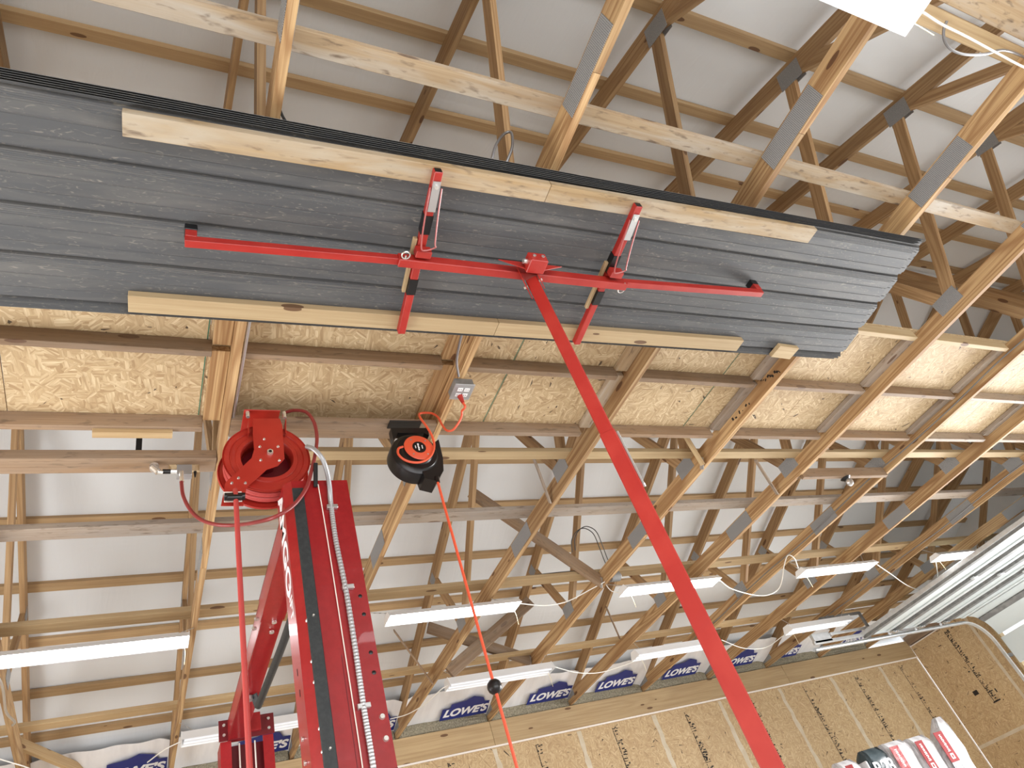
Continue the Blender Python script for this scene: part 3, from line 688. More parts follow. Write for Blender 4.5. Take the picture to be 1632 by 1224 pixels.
# crossbar along the sheets
zb_ = 3.9625
mL = pz(634, 425, zb_); mR = pz(997, 463, zb_); dv = (mR - mL).normalized(); nv = Vector((-dv.y, dv.x, 0))
up25 = Vector((0, 0, 0.025))
bar = board('crossbar', mL + up25 - nv * 0.018, mR + up25 - nv * 0.018, 0.042, 0.050, HOIST, parent=lift, bev=0.003)
eL = pz(294, 393, 3.975) ; eR = pz(1214, 473, 3.975)
exL = board('left_extension', eL + Vector((0, 0, 0.018)) - nv * 0.012, mL + Vector((0, 0, 0.031)) - nv * 0.018 + dv * 0.12, 0.034, 0.034, HOIST, parent=lift)
exR = board('right_extension', mR + Vector((0, 0, 0.031)) - nv * 0.018 - dv * 0.12, eR + Vector((0, 0, 0.018)) - nv * 0.012, 0.034, 0.034, HOIST, parent=lift)
for e, ex, s in ((eL, exL, 1), (eR, exR, -1)):
    b0 = e + dv * 0.022 * s - nv * 0.012 + Vector((0, 0, 0.030)); b1 = b0 + Vector((0, 0, 0.042))
    up_ = board('upright_hook', b0, b1, 0.042, 0.042, HOIST, (1, 0, 0), lift)
    board('rubber_cap', b1, b1 + Vector((0, 0, 0.036)), 0.046, 0.046, BLACK, (1, 0, 0), up_)
# two cradle arms across
def arm(u0, v0, u1, v1, bands, label):
    z = 4.0145
    a = pz(u0, v0, z); b = pz(u1, v1, z); d = (b - a).normalized(); s = Vector((-d.y, d.x, 0)); A = a + Vector((0, 0, 0.0195)); B = b + Vector((0, 0, 0.0195))
    L = (B - A).length
    o = board('cradle_arm', A, B, 0.036, 0.037, HOIST, parent=lift, bev=0.003)
    board('open_tube_end', A - d * 0.0006, A - d * 0.0002, 0.030, 0.030, BLACK, parent=o, bev=0)
    for t0, t1 in bands:
        board('black_sleeve', A + d * L * t0, A + d * L * t1, 0.041, 0.042, BLACK, parent=o, bev=0)
    # wood spacer beside the arm
    board('wood_spacer', A + d * L * 0.38 + s * 0.030 + Vector((0, 0, 0.006)), A + d * L * 0.72 + s * 0.030 + Vector((0, 0, 0.006)), 0.018, 0.020, PALE, parent=lift)
    # bright latch plate with bolt and wire handle
    dn_ = Vector((0, 0, -0.022))
    pl = board('latch_plate', A + d * L * 0.045 + dn_, A + d * L * 0.20 + dn_ - s * 0.0 + Vector((0, 0, -0.012)), 0.034, 0.003, ZINC, parent=o, bev=0)
    cyl('bolt', A + d * L * 0.07 + dn_, A + d * L * 0.07 + dn_ + Vector((0, 0, -0.012)), 0.010, CHROME, pl)
    h0 = A + d * L * 0.08 + dn_; e1 = A + d * L * 0.37 + dn_ + Vector((0, 0, -0.05))
    tube('wire_handle', [h0 + s * 0.024, h0 * 0.5 + e1 * 0.5 + s * 0.026, e1 + s * 0.022, e1 + s * 0.0 + d * 0.02, e1 - s * 0.042, e1 - s * 0.036 - d * 0.02, h0 * 0.5 + e1 * 0.5 - s * 0.030, h0 - s * 0.026], 0.0036, PINKW, o, n=6, k=5)
arm(700, 275, 640, 533, ((0.235, 0.34), (0.62, 0.72)), 'left')
arm(1020, 330, 920, 550, ((0.32, 0.44), (0.575, 0.675)), 'right')
# bracket blocks below arms
for u, v in ((672, 408), (978, 440)):
    c = pz(u, v, 3.99); board('clamp_bracket', c - dv * 0.035 - nv * 0.02, c + dv * 0.035 - nv * 0.02, 0.035, 0.045, HOIST, parent=lift)
for (u, v, sg_) in ((647, 407, -1), (990, 462, 1)):
    c = pz(u, v, 3.97); tube('eye_bolt', [c + Vector((0.018 * math.cos(a), 0.018 * math.sin(a) , 0)) for a in [i * 0.7 for i in range(10)]], 0.0035, CHROME, lift, n=6, k=4)
    board('eye_shank', c, c + nv * (0.05 if sg_ < 0 else -0.045), 0.006, 0.006, CHROME, parent=lift, bev=0)
# tilting head at the mast top
hc = pz(848, 432, 3.94)
hd = thing_head = board('tilt_head', hc + Vector((0, 0, 0.0)) - dv * 0.045 - nv * 0.045, hc - nv * 0.045 + dv * 0.045, 0.075, 0.060, HOIST, parent=lift, bev=0.003)
for s in (-1, 1):
    g0 = hc + dv * 0.048 * s - nv * 0.018 + Vector((0, 0, 0.01))
    prism('gusset', [g0 + Vector((0, 0, -0.02)), g0 + Vector((0, 0, 0.028)), g0 + dv * s * 0.12 + Vector((0, 0, 0.028))], nv * 0.004 - Vector((0, 0, 0)), HOIST, lift)
    cyl('head_screw', hc + dv * 0.022 * s - nv * 0.084, hc + dv * 0.022 * s - nv * 0.090, 0.008, CHROME, lift, n=12)
cyl('pivot_bolt', hc - dv * 0.065 - nv * 0.05, hc - dv * 0.045 - nv * 0.05, 0.012, CHROME, lift, n=12)
prism('pivot_cheek', [MX + sidev * 0.034 + Vector((0, 0, 3.86)) - rad * 0.035, MX + sidev * 0.034 + Vector((0, 0, 3.86)) + rad * 0.035, MX + sidev * 0.034 + Vector((0, 0, 3.965)) + rad * 0.03, MX + sidev * 0.034 + Vector((0, 0, 3.985)) - rad * 0.07], sidev * 0.005, HOIST, lift)
prism('pivot_cheek', [MX - sidev * 0.034 + Vector((0, 0, 3.88)) - rad * 0.03, MX - sidev * 0.034 + Vector((0, 0, 3.88)) + rad * 0.03, MX - sidev * 0.034 + Vector((0, 0, 3.965)) + rad * 0.03, MX - sidev * 0.034 + Vector((0, 0, 3.965)) - rad * 0.05], -sidev * 0.005, HOIST, lift)
cyl('pivot_bolt', MX - sidev * 0.045 + Vector((0, 0, 3.915)), MX + sidev * 0.050 + Vector((0, 0, 3.915)), 0.008, CHROME, lift, n=12)

# ------------------------------------------------------------------ two-post car lift
car = thing('two_post_car_lift', (0.757, 2.95, 0.0), 'tall glossy red two-post car lift with black side strip and conduit, seen from below', 'car lift')
x0, x1, yf, yb, zt = 0.603, 0.912, 2.854, 3.056, 3.648
bm = bmesh.new()
poly = [(x0, yb), (x0, yf + 0.035), (x0 + 0.036, yf), (x1, yf), (x1, yb), (x1 - 0.06, yb), (x1 - 0.06, yb - 0.007), (x1 - 0.007, yb - 0.007), (x1 - 0.007, yf + 0.007), (x0 + 0.04, yf + 0.007), (x0 + 0.007, yf + 0.04), (x0 + 0.007, yb - 0.007), (x0 + 0.06, yb - 0.007), (x0 + 0.06, yb)]
add_prism(bm, [(a - x0, b - yf, 0) for a, b in poly], (0, 0, zt))
post = mesh_obj('near_post', bm, RED, Matrix.Translation((x0, yf, 0)), car)
box('black_strip', (0.638, yf - 0.010, 0.5), (0.690, yf - 0.0003, 3.60), BLACKR, post)
box('panel_seam', (0.76, yf - 0.002, 0.3), (0.762, yf - 0.0003, 2.75), REDDARK, post, bev=0)
box('post_joint', (0.615, yf - 0.004, 2.278), (x1, yf - 0.0003, 2.282), REDDARK, post, bev=0)
def on_face(u, v, d=0.0): return py(u, v, yf - d)
def dot(name, u, v, r, mat, d0=0.0, d1=0.008, parent=None):
    c = on_face(u, v, d0); cyl(name, c, c - Vector((0, d1, 0)), r, mat, parent or post, r1=r * 0.7, n=14)
for u, v in ((574, 950), (580, 979), (591, 1040), (596, 1072)): dot('bolt_hole', u, v, 0.010, BLACK, -0.0005, 0.002)
for u, v in ((609, 1142), (615, 1177)): dot('bolt_head', u, v, 0.013, CHROME)
for u, v in ((486, 989), (494, 1054), (498, 1087), (506.5, 1161), (511, 1198), (477.5, 817)): dot('bolt_head', u + 4, v, 0.009, CHROME)
for u, v in ((499.5, 981), (526, 1193)): dot('strip_screw', u, v, 0.006, CHROME, 0.010)
tube('cable', [on_face(507, 772, 0.03), on_face(522, 860, 0.012), on_face(550, 1040, 0.008), on_face(578, 1224, 0.008), on_face(600, 1400, 0.008)], 0.0025, CAULK, post, n=6)
cd = [on_face(489, 712, -0.05), on_face(500, 716, 0.02), on_face(513, 730, 0.05), on_face(521, 752, 0.04), on_face(525, 775, 0.02), on_face(527, 800, 0.014), on_face(535, 860, 0.014), on_face(552, 945, 0.014), on_face(567, 1040, 0.014), on_face(580, 1130, 0.014), on_face(595, 1224, 0.014), on_face(612, 1360, 0.014)]
tube('flexible_conduit', cd, 0.0115, ALU, post, n=10, k=34, ridge=0.07, smooth=False)
for u, v in ((551, 936), (576, 1126), (526, 808)):
    c = on_face(u, v, 0.012); board('conduit_clip', c - Vector((0.016, 0, 0)), c + Vector((0.036, 0, 0)), 0.022, 0.02, ZINC, parent=post)
board('cable_bracket', on_face(503, 738, 0.04), on_face(503, 776, 0.012), 0.02, 0.012, BLACK, (0, 1, 0), post)
# lettering reading down the left side
mt = Matrix((Vector((0, 0, -1)), Vector((0, -1, 0)), Vector((-1, 0, 0)))).transposed().to_4x4()
ma = mt.copy(); zA = px(447, 815, x0).z; zB = px(458, 932, x0).z; ma.translation = Vector((x0 - 0.0008, 2.975, (zA + zB) / 2))
letters('amgo_lettering', 'AMGO', 0.150, WHITE, ma, post, shear=0.0, offset=0.004, depth=0.0005, sx=1.22)
mb_ = mt.copy(); zA2 = px(461, 940, x0).z; zB2 = px(466, 980, x0).z; mb_.translation = Vector((x0 - 0.0008, 2.955, (zA2 + zB2) / 2))
letters('lift_lettering', '-LIFT', 0.085, WHITE, mb_, post, offset=0.001, depth=0.0005)
for z in (1.0, 1.22):
    pass
for u, v in ((484, 1178), (488, 1216)):
    c = px(u, v, x0 - 0.001); cyl('bolt_head', c, c - Vector((0.008, 0, 0)), 0.010, CHROME, post, n=12)
for u, v in ((474, 1072), (478, 1105)):
    c = px(u, v, x0 - 0.0005); box('slot', c - Vector((0.001, 0.004, 0.014)), c + Vector((0.0, 0.004, 0.014)), BLACK, post, bev=0)
# overhead beam
bm = bmesh.new()
for (a, b) in ((3.02, 3.985), (3.975, 5.84)):
    w = 0.0 if a < 3.5 else -0.006
    for lo, hi in (((0.632 - w, a, 3.50), (0.640 - w, b, 3.64)), ((0.632 - w, a, 3.632 + w), (0.765 + w, b, 3.64 + w)), ((0.632 - w, a, 3.498 - w), (0.765 + w, b, 3.506 - w))):
        lo = Vector(lo); hi = Vector(hi); add_box(bm, Matrix.Translation((lo + hi) / 2), *(hi - lo), 0.001)
beam = mesh_obj('overhead_beam', bm, RED, None, car)
for u, v in ((437, 990), (433, 1006), (409, 985), (405, 1000)):
    c = pz(u, v, 3.497); cyl('bolt_head', c, c - Vector((0, 0, 0.012)), 0.014, CHROME, beam, n=12)
tube('padded_bar', [Vector((0.775, 3.50, 3.42)), Vector((0.770, 4.2, 3.42)), Vector((0.745, 5.0, 3.42))], 0.024, BLACKR, car, n=14)
board('bar_bracket', (0.72, 5.0, 3.50), (0.745, 5.02, 3.42), 0.05, 0.01, BLACK, parent=car)
cyl('bar_pivot', (0.69, 5.02, 3.495), (0.69, 5.02, 3.47), 0.03, ZINC, car, n=14)
# far post, open side towards us
fx0, fx1, fyf, fyb = 0.585, 0.955, 5.79, 5.99
bm = bmesh.new()
poly = [(fx0, fyf), (fx0 + 0.075, fyf), (fx0 + 0.075, fyf + 0.008), (fx0 + 0.008, fyf + 0.008), (fx0 + 0.008, fyb - 0.008), (fx1 - 0.008, fyb - 0.008), (fx1 - 0.008, fyf + 0.008), (fx1 - 0.075, fyf + 0.008), (fx1 - 0.075, fyf), (fx1, fyf), (fx1, fyb), (fx0, fyb)]
add_prism(bm, [(a - fx0, b - fyf, 0) for a, b in poly], (0, 0, 3.50))
fp = mesh_obj('far_post', bm, RED, Matrix.Translation((fx0, fyf, 0)), car)
box('channel_shade', (fx0 + 0.02, fyf + 0.09, 0.2), (fx1 - 0.02, fyf + 0.10, 3.49), REDDARK, fp, bev=0)  # sheet that paints the channel's inner shade in dark red
for xx in (0.72, 0.83): cyl('lift_cable', (xx, fyf + 0.05, 0.3), (xx, fyf + 0.05, 3.49), 0.006, CAULK, fp, n=8)
box('top_plate', (fx0 - 0.01, fyf - 0.015, 3.50), (fx1 + 0.01, fyf - 0.003, 3.65), REDDARK, fp, bev=0.002)
box('top_cap', (fx0 + 0.06, fyf - 0.05, 3.53), (fx1 - 0.09, fyf - 0.016, 3.66), RED, fp)
for xx in (fx0 + 0.025, fx1 - 0.03):
    for zz in (3.54, 3.61): cyl('bolt_head', (xx, fyf - 0.016, zz), (xx, fyf - 0.026, zz), 0.011, CHROME, fp, n=12)

# ------------------------------------------------------------------ red air hose reel
C = py(426, 729, 2.955)
reel = thing('air_hose_reel', (C.x, 3.06, ZB), 'open red steel air hose reel hanging from the brown plank', 'hose reel')
def flange(name, y, mat):
    return lathe(name, [(0.124, 0.050), (0.124, 0.010), (0.130, -0.002), (0.150, 0.0), (0.155, 0.006), (0.178, 0.007), (0.183, 0.0), (0.205, 0.0), (0.212, 0.010), (0.215, 0.0), (0.205, 0.012), (0.130, 0.010), (0.128, 0.050)], (C.x, y, C.z), (0, 1, 0), mat, reel, n=64)
flange('front_flange', 2.955, REEL)
lathe('rear_flange', [(0.05, 0.0), (0.215, 0.0), (0.224, -0.008), (0.227, 0.003), (0.05, 0.004)], (C.x, 3.085, C.z), (0, 1, 0), REEL, reel, n=64)
lathe('hub_drum', [(0.0, 0.0), (0.040, 0.0), (0.045, 0.03), (0.1235, 0.035), (0.1235, 0.075), (0, 0.075)], (C.x, 3.005, C.z), (0, 1, 0), REDDARK, reel, n=40)  # dark red puts the shade of the hub recess into the colour
pts = [Vector((C.x + (0.172 + 0.021 * (i // 48 % 2)) * math.cos(i * 2 * math.pi / 32), 2.978 + 0.095 * (i / 224.0), C.z + (0.172 + 0.021 * (i // 48 % 2)) * math.sin(i * 2 * math.pi / 32))) for i in range(225)]
bm = bmesh.new(); add_tube(bm, [p - C for p in pts], 0.0105, 8); mesh_obj('coiled_hose', bm, HOSE, Matrix.Translation(C), reel, smooth=True)
box('mount_base', (C.x - 0.10, 2.93, ZB - 0.0075), (C.x + 0.085, 3.15, ZB - 0.001), REEL, reel)
fy = 2.915
F = lambda u, v: py(u, v, fy)
prism('front_arm', [F(403, 667), F(446, 667), F(450, 678), F(453.5, 731), F(443, 742), F(425, 748), F(394, 776), F(358, 776), F(359, 769), F(401, 730), F(405, 716), F(403, 690)], (0, 0.005, 0), REEL, reel)
for a, b in ((F(396, 668), F(396, 690)), (F(455, 668), F(455, 690))):
    prism('side_bracket', [a, a + Vector((0, 0.20, 0)), a + Vector((0, 0.20, -0.05)), b], (0.004, 0, 0), REEL, reel)
box('rear_arm', (C.x - 0.06, 3.10, C.z - 0.05), (C.x + 0.06, 3.106, ZB - 0.005), REEL, reel)
for u, v in ((421, 700), (414, 712), (443, 712), (415.5, 733.5), (445, 734), (380, 762), (369.5, 770), (391, 770)):
    c = F(u, v); cyl('rivet', c, c - Vector((0, 0.006, 0)), 0.0075, CHROME, reel, r1=0.005, n=12)
c = F(430, 722.5); cyl('axle_nut', c, c - Vector((0, 0.018, 0)), 0.016, CHROME, reel, n=6); cyl('axle_bore', c - Vector((0, 0.0181, 0)), c - Vector((0, 0.0185, 0)), 0.008, BLACK, reel, n=12)
for u in (397, 456):
    c = F(u, 668) + Vector((0, 0.03, 0)); cyl('mount_bolt', Vector((c.x, c.y, ZB - 0.004)), Vector((c.x, c.y, ZB - 0.045)), 0.010, CHROME, reel, n=8)
# guide box at the arm end
g = [F(358, 776), F(393, 776), F(388, 806), F(352, 806)]
gb = prism('hose_guide', g, (0, 0.004, 0), REEL, reel)
gc = F(373, 793); box('guide_insert', (gc.x - 0.045, fy - 0.006, gc.z - 0.028), (gc.x + 0.035, fy - 0.001, gc.z + 0.032), CAULK, gb)
cyl('roller', (gc.x - 0.045, fy - 0.022, gc.z - 0.01), (gc.x + 0.045, fy - 0.022, gc.z - 0.01), 0.018, BLACK, gb, n=20)
cyl('roller', (gc.x - 0.035, fy - 0.040, gc.z - 0.028), (gc.x + 0.03, fy - 0.040, gc.z - 0.028), 0.014, BLACK, gb, n=20)
hz = gc + Vector((0.003, -0.035, -0.03)); hose_end = Vector((hz.x, hz.y, 0.9))
tube('hanging_hose', [hz + Vector((0, 0.02, 0.03)), hz, Vector((hz.x, hz.y, 3.0)), Vector((hz.x, hz.y, 2.0)), hose_end], 0.0115, HOSE, reel, n=10)
cyl('hose_coupling', hose_end, hose_end - Vector((0, 0, 0.08)), 0.014, ZINC, reel)
# feed hose from manifold round behind the reel
fh = [py(456, 657, 3.02), py(470, 654, 2.99), py(488, 657, 2.95), py(500, 672, 2.92), py(505, 695, 2.90), py(503, 720, 2.87), py(496, 752, 2.83), py(488, 778, 2.81), py(468, 805, 2.80), py(440, 823, 2.80), py(410, 832, 2.90), py(375, 837, 3.08), py(345, 836, 3.14), py(320, 828, 3.20), py(303, 812, 3.26), py(292, 790, 3.31), py(289, 768, 3.34)]
tag(tube('air_feed_hose', fh, 0.0095, HOSED, None, n=10), 'dark red air hose looping from the manifold to the hose reel', 'hose')
mani = thing('air_manifold', py(275, 748, 3.38), 'grey aluminium air manifold block with pipe fittings and a plywood backing', 'air manifold')
Bp = lambda u, v, y=3.37: py(u, v, y)
a_, b_ = Bp(269, 734, 3.40), Bp(318, 750, 3.40); box('backing_board', (a_.x, 3.40, b_.z), (b_.x, 3.415, a_.z), OSB, mani, bev=0)
a_, b_ = Bp(282, 741, 3.36), Bp(306, 757, 3.36); box('manifold_block', (a_.x, 3.355, b_.z), (b_.x, 3.40, a_.z), ALU, mani)
cyl('pipe_elbow', Bp(243, 744), Bp(252, 752), 0.018, CHROME, mani); cyl('pipe_nipple', Bp(252, 752), Bp(260, 753), 0.012, CHROME, mani)
cyl('rubber_sleeve', Bp(259, 751.5), Bp(272, 751.5), 0.013, BLACK, mani); cyl('union_nut', Bp(272, 752), Bp(282, 752), 0.014, CHROME, mani, n=8)
cyl('outlet_fitting', Bp(289.5, 752, 3.345), Bp(289.5, 768, 3.34), 0.012, CHROME, mani, n=8); cyl('drain_tap', Bp(311, 752), Bp(311, 760), 0.009, BLACK, mani, r1=0.004)
cyl('wall_flange', Bp(246, 742), Bp(246, 742) + Vector((0, 0.03, 0)), 0.024, CHROME, mani, n=8)
tag(board('black_pipe', (-0.03, 3.38, ZB + 0.065), (-0.03, 3.38, ZB + 0.45), 0.03, 0.03, BLACK, (0, 1, 0)), 'black vertical pipe rising behind the manifold plank', 'pipe')

# ------------------------------------------------------------------ black electric cord reel
E = py(663, 724, 2.985)
er = thing('cord_reel', (E.x, 3.05, ZB), 'black retractable cord reel with an orange face plate hanging from the brown plank', 'cord reel')
lathe('reel_body', [(0, -0.03), (0.085, -0.03), (0.092, -0.022), (0.118, -0.020), (0.124, -0.012), (0.142, -0.004), (0.148, 0.01), (0.148, 0.085), (0.13, 0.1), (0, 0.1)], E, (0, 1, 0), BLACK, er, n=56)
prism('nozzle', [py(u, v, 2.975) for u, v in ((699, 700), (706, 730), (707, 750), (697, 767), (677, 762), (672, 748), (680, 715))], (0, 0.11, 0), BLACK, er)
prism('mount_bracket', [py(u, v, 2.99) for u, v in ((623, 682), (682, 682), (684, 694), (676, 690), (634, 690), (627, 702))], (0, 0.05, 0), BLACK, er)
box('bracket_plate', (E.x - 0.105, 2.99, ZB - 0.010), (E.x + 0.095, 3.06, ZB - 0.001), BLACK, er)
ap = lathe('accent_plate', [(0, 0.0), (0.084, 0.0), (0.088, 0.003), (0.082, 0.007), (0, 0.007)], (E.x + 0.012, 2.946, E.z + 0.02), (0, 1, 0), ORANGE, er, n=48)
lb = lathe('centre_label', [(0, 0.0), (0.040, 0.0), (0.040, 0.003), (0, 0.003)], (E.x + 0.012, 2.9435, E.z + 0.02), (0, 1, 0), BLACK, er, n=36)
for k, (dx, w, h) in enumerate(((-0.022, 0.006, 0.020), (-0.004, 0.010, 0.052), (0.018, 0.006, 0.026))):
    for j in range(4):
        hh = h / 4 * 0.8; zz = E.z + 0.02 - h / 2 + h * (j + 0.5) / 4
        box('label_mark', (E.x + 0.012 + dx - w / 2, 2.9425, zz - hh / 2), (E.x + 0.012 + dx + w / 2 * (1 if j % 2 else 0.6), 2.9432, zz + hh / 2), WHITE, lb, bev=0)
for a in (0.8, 2.2, 4.0, 5.4):
    cyl('face_screw', (E.x + 0.012 + 0.066 * math.cos(a), 2.946, E.z + 0.02 + 0.066 * math.sin(a)), (E.x + 0.012 + 0.066 * math.cos(a), 2.943, E.z + 0.02 + 0.066 * math.sin(a)), 0.005, ZINC, er, n=10)
cordp = [(736, 655, 2.74), (736, 662, 2.76), (732, 672, 2.78), (722, 685, 2.82), (712, 686, 2.85), (704, 676, 2.88), (698, 665, 2.92), (689, 659, 2.95), (676, 658, 2.97), (668, 660, 2.96), (671, 668, 2.93), (680, 680, 2.92), (689, 696, 2.92), (692, 712, 2.93), (687, 726, 2.93), (675, 735, 2.93), (660, 737, 2.93), (645, 733, 2.93), (635, 724, 2.93), (635, 715, 2.935), (642, 712, 2.94)]
tube('inlet_cord', [py(u, v, y) for u, v, y in cordp], 0.0068, ORANGE, er, n=8, k=5)
pc = py(733, 636, 2.70); 
# ---- outlet box on the truss
ob = thing('outlet_box', pz(735, 620, 4.13), 'grey steel outlet box with four sockets fixed under the chord', 'outlet box')
q = [pz(u, v, 4.13) for u, v in ((724, 612), (756, 613), (749, 638), (718, 637))]
cx = sum(p.x for p in q) / 4; cy = sum(p.y for p in q) / 4
box('steel_box', (cx - 0.057, cy - 0.058, 4.137), (cx + 0.057, cy + 0.058, ZB - 0.001), GALV, ob)
cv = box('cover_plate', (cx - 0.062, cy - 0.064, 4.130), (cx + 0.062, cy + 0.064, 4.1365), ALU, ob)
for dx in (-0.021, 0.021):
    for dy in (-0.022, 0.022):
        s = box('socket', (cx + dx - 0.016, cy + dy - 0.014, 4.127), (cx + dx + 0.016, cy + dy + 0.014, 4.1299), FIXW, cv)
        for k in (-0.006, 0.006): box('slot', (cx + dx + k - 0.0015, cy + dy - 0.005, 4.1262), (cx + dx + k + 0.0015, cy + dy + 0.003, 4.1268), BLACK, s, bev=0)
pl0 = Vector((cx - 0.005, cy + 0.030, 4.126)); pl1 = pl0 + Vector((0.004, -0.002, -0.055))
cyl('red_plug', pl0, pl1, 0.017, HOIST, er, r1=0.009, n=14)
tube('plug_tail', [pl1, pl1 + Vector((0.004, 0.0, -0.03)), py(736, 655, 2.74)], 0.0068, ORANGE, er, n=8)
cyl('strain_relief', py(696, 760, 2.97), py(698, 769, 2.97), 0.012, BLACK, er)
dt = py(697, 766, 2.97); bl = Vector((dt.x, dt.y, py(791, 1094, 2.97).z))
tube('hanging_cord', [dt, Vector((dt.x, dt.y, 3.0)), Vector((dt.x, dt.y, 2.0)), Vector((dt.x, dt.y, 1.2))], 0.0075, ORANGE, er, n=8)
lathe('stop_ball', [(0, -0.034), (0.018, -0.030), (0.030, -0.018), (0.034, -0.003), (0.033, 0.0), (0.034, 0.003), (0.030, 0.018), (0.018, 0.030), (0, 0.034)], bl, (0, 0, 1), BLACK, er, n=28)
box('cord_end', (dt.x - 0.03, dt.y - 0.02, 1.10), (dt.x + 0.03, dt.y + 0.02, 1.2), ORANGE, er)
# conduits
tag(tube('armoured_cable', [pz(731, 600, ZB - 0.012), pz(728, 575, ZB - 0.006), pz(733, 545, ZB - 0.008), pz(742, 510, ZB - 0.02), pz(748, 470, ZB - 0.01)], 0.007, MC, None, n=8), 'thin metal clad cable rising from the outlet box along the chord', 'cable')
tag(tube('metal_conduit', [Vector((xs(1) + 0.050, 3.08, ZB + 0.022)), Vector((xs(1) + 0.052, 2.7, ZB + 0.02)), Vector((xs(1) + 0.052, 2.2, ZB + 0.02)), Vector((xs(1) + 0.052, 1.95, ZB + 0.02))], 0.009, ZINC, None, n=10), 'bright metal conduit running along the chord left of the hose reel', 'conduit')

# ------------------------------------------------------------------ shop lights
def fixture(name, xa, xb, y, z, lit, label, grp, Wd=0.19, hh=0.055):
    t = thing(name, ((xa + xb) / 2, y, z), label, 'shop light', grp); L = xb - xa; bm = bmesh.new()
    prof = [(-Wd / 2, 0.0), (-Wd / 2 + 0.004, 0.003), (-Wd * 0.22, hh - 0.006), (Wd * 0.22, hh - 0.006), (Wd / 2 - 0.004, 0.003), (Wd / 2, 0.0), (Wd * 0.30, hh * 0.75), (Wd * 0.24, hh), (-Wd * 0.24, hh), (-Wd * 0.30, hh * 0.75)]
    add_prism(bm, [(-L / 2, a, b) for a, b in prof], (L, 0, 0)); mesh_obj('reflector', bm, FIXW, Matrix.Translation(((xa + xb) / 2, y, z)), t)
    if lit:
        box('glowing_lens', (xa + 0.012, y - Wd / 2 + 0.012, z + 0.003), (xb - 0.012, y + Wd / 2 - 0.012, z + 0.012), LIT, t)
    else:
        for s in (-0.038, 0.038): cyl('light_tube', (xa + 0.02, y + s, z + 0.018), (xb - 0.02, y + s, z + 0.018), 0.020, DIM, t, n=14)
    for x in (xa, xb):
        bm = bmesh.new(); add_prism(bm, [(-0.003, -Wd / 2, -0.002), (-0.003, Wd / 2, -0.002), (-0.003, Wd * 0.27, hh + 0.004), (-0.003, -Wd * 0.27, hh + 0.004)], (0.006, 0, 0)); mesh_obj('end_cap', bm, FIXW, Matrix.Translation((x, y, z)), t)
    for x in (xa + 0.12, xb - 0.12):
        near_x = min((xs(k) + 0.019 for k in range(-1, 11)), key=lambda q: abs(q - x))
        p0 = Vector((x, y, z + hh)); p1 = Vector((near_x, y, ZB - 0.001)); d = p1 - p0; n = max(2, int(d.length / 0.022)); fr = frame(p0, p1)
        bm = bmesh.new()
        for k in range(n):
            add_box(bm, Matrix.Translation((d.length * ((k + 0.5) / n - 0.5), 0, 0)) @ Matrix.Rotation(math.pi / 2 * (k % 2), 4, 'X'), 0.020, 0.008, 0.0025)
        mesh_obj('chain', bm, ZINC, fr, t)
    c = Vector((xa + 0.10 if xa > 3.5 else xb - 0.03, y + 0.04, z)); tube('pull_cord', [c, c + Vector((0.01, 0, -0.06)), c + Vector((0.005, 0, -0.15))], 0.0022, CORDW, t, n=6)
    return t
ZL = 4.06
for (xa, xb, y, z, lb_) in ((-0.86, 0.345, 5.33, 4.08, 'lit shop light at the left edge with dotted lens'), (1.84, 3.06, 5.36, 4.08, 'lit shop light between the red post and the orange cord'),
                            (4.20, 5.41, 5.31, 4.08, 'lit shop light crossed by the red mast, by the junction box'), (6.55, 7.78, 5.22, 4.02, 'lit shop light right of the red mast, fourth in the row'),
                            (9.05, 10.2, 5.25, 4.04, 'lit shop light partly behind the overhead door edge')):
    fixture('shop_light', xa, xb, y, z, True, lb_, 'lit shop lights')
for (xa, xb, y, z, lb_) in ((0.40, 1.62, 7.10, 4.0, 'unlit white shop light in front of the far red post'), (2.83, 4.05, 6.82, 4.0, 'unlit white shop light behind the black ball of the cord'),
                            (5.20, 6.42, 6.85, 4.0, 'unlit shop light left of the red mast above the printed wrap'), (7.70, 8.92, 6.82, 4.0, 'unlit shop light beside the door motor bracket')):
    fixture('shop_light', xa, xb, y, z, False, lb_, 'unlit shop lights', hh=0.085)
fixture('shop_light', 1.64, 2.875, 0.155, 4.05, True, 'large glaring shop light cut off by the top edge', 'lit shop lights', Wd=0.20)

# ------------------------------------------------------------------ cables
def cable(name, pts, r, mat, label): return tag(tube(name, pts, r, mat, None, n=7, k=7), label, 'cable')
cable('white_power_cord', [pz(u, v, z) for u, v, z in ((1147, 925, 4.07), (1165, 938, 4.05), (1200, 948, 4.02), (1225, 948, 4.0), (1243, 935, 4.05), (1250, 900, 4.12), (1256, 885, 4.15), (1266, 890, 4.1), (1272, 905, 4.05))], 0.006, WIREW, 'white cord sagging between two lit fixtures right of the mast')
cable('white_power_cord', [pz(u, v, z) for u, v, z in ((1398, 900, 4.04), (1420, 915, 4.0), (1450, 935, 3.98), (1484, 944, 3.98), (1494, 925, 4.0), (1493, 905, 4.02), (1490, 890, 4.05))], 0.006, WIREW, 'white cord sagging from the fourth lit fixture to the one by the door')
cable('white_power_cord', [pz(u, v, z) for u, v, z in ((1472, 20, 4.06), (1500, 38, 4.09), (1540, 58, 4.12), (1590, 85, 4.15), (1634, 108, 4.16), (1680, 125, 4.16))], 0.006, WIREW, 'white cord leaving the glaring fixture at the top right')
cable('white_power_cord', [pz(u, v, z) for u, v, z in ((806, 960, 4.1), (830, 962, 4.12), (870, 965, 4.12), (905, 958, 4.15), (940, 940, 4.18), (968, 925, 4.2))], 0.005, WIREW, 'white cord from the second lit fixture towards the junction box')
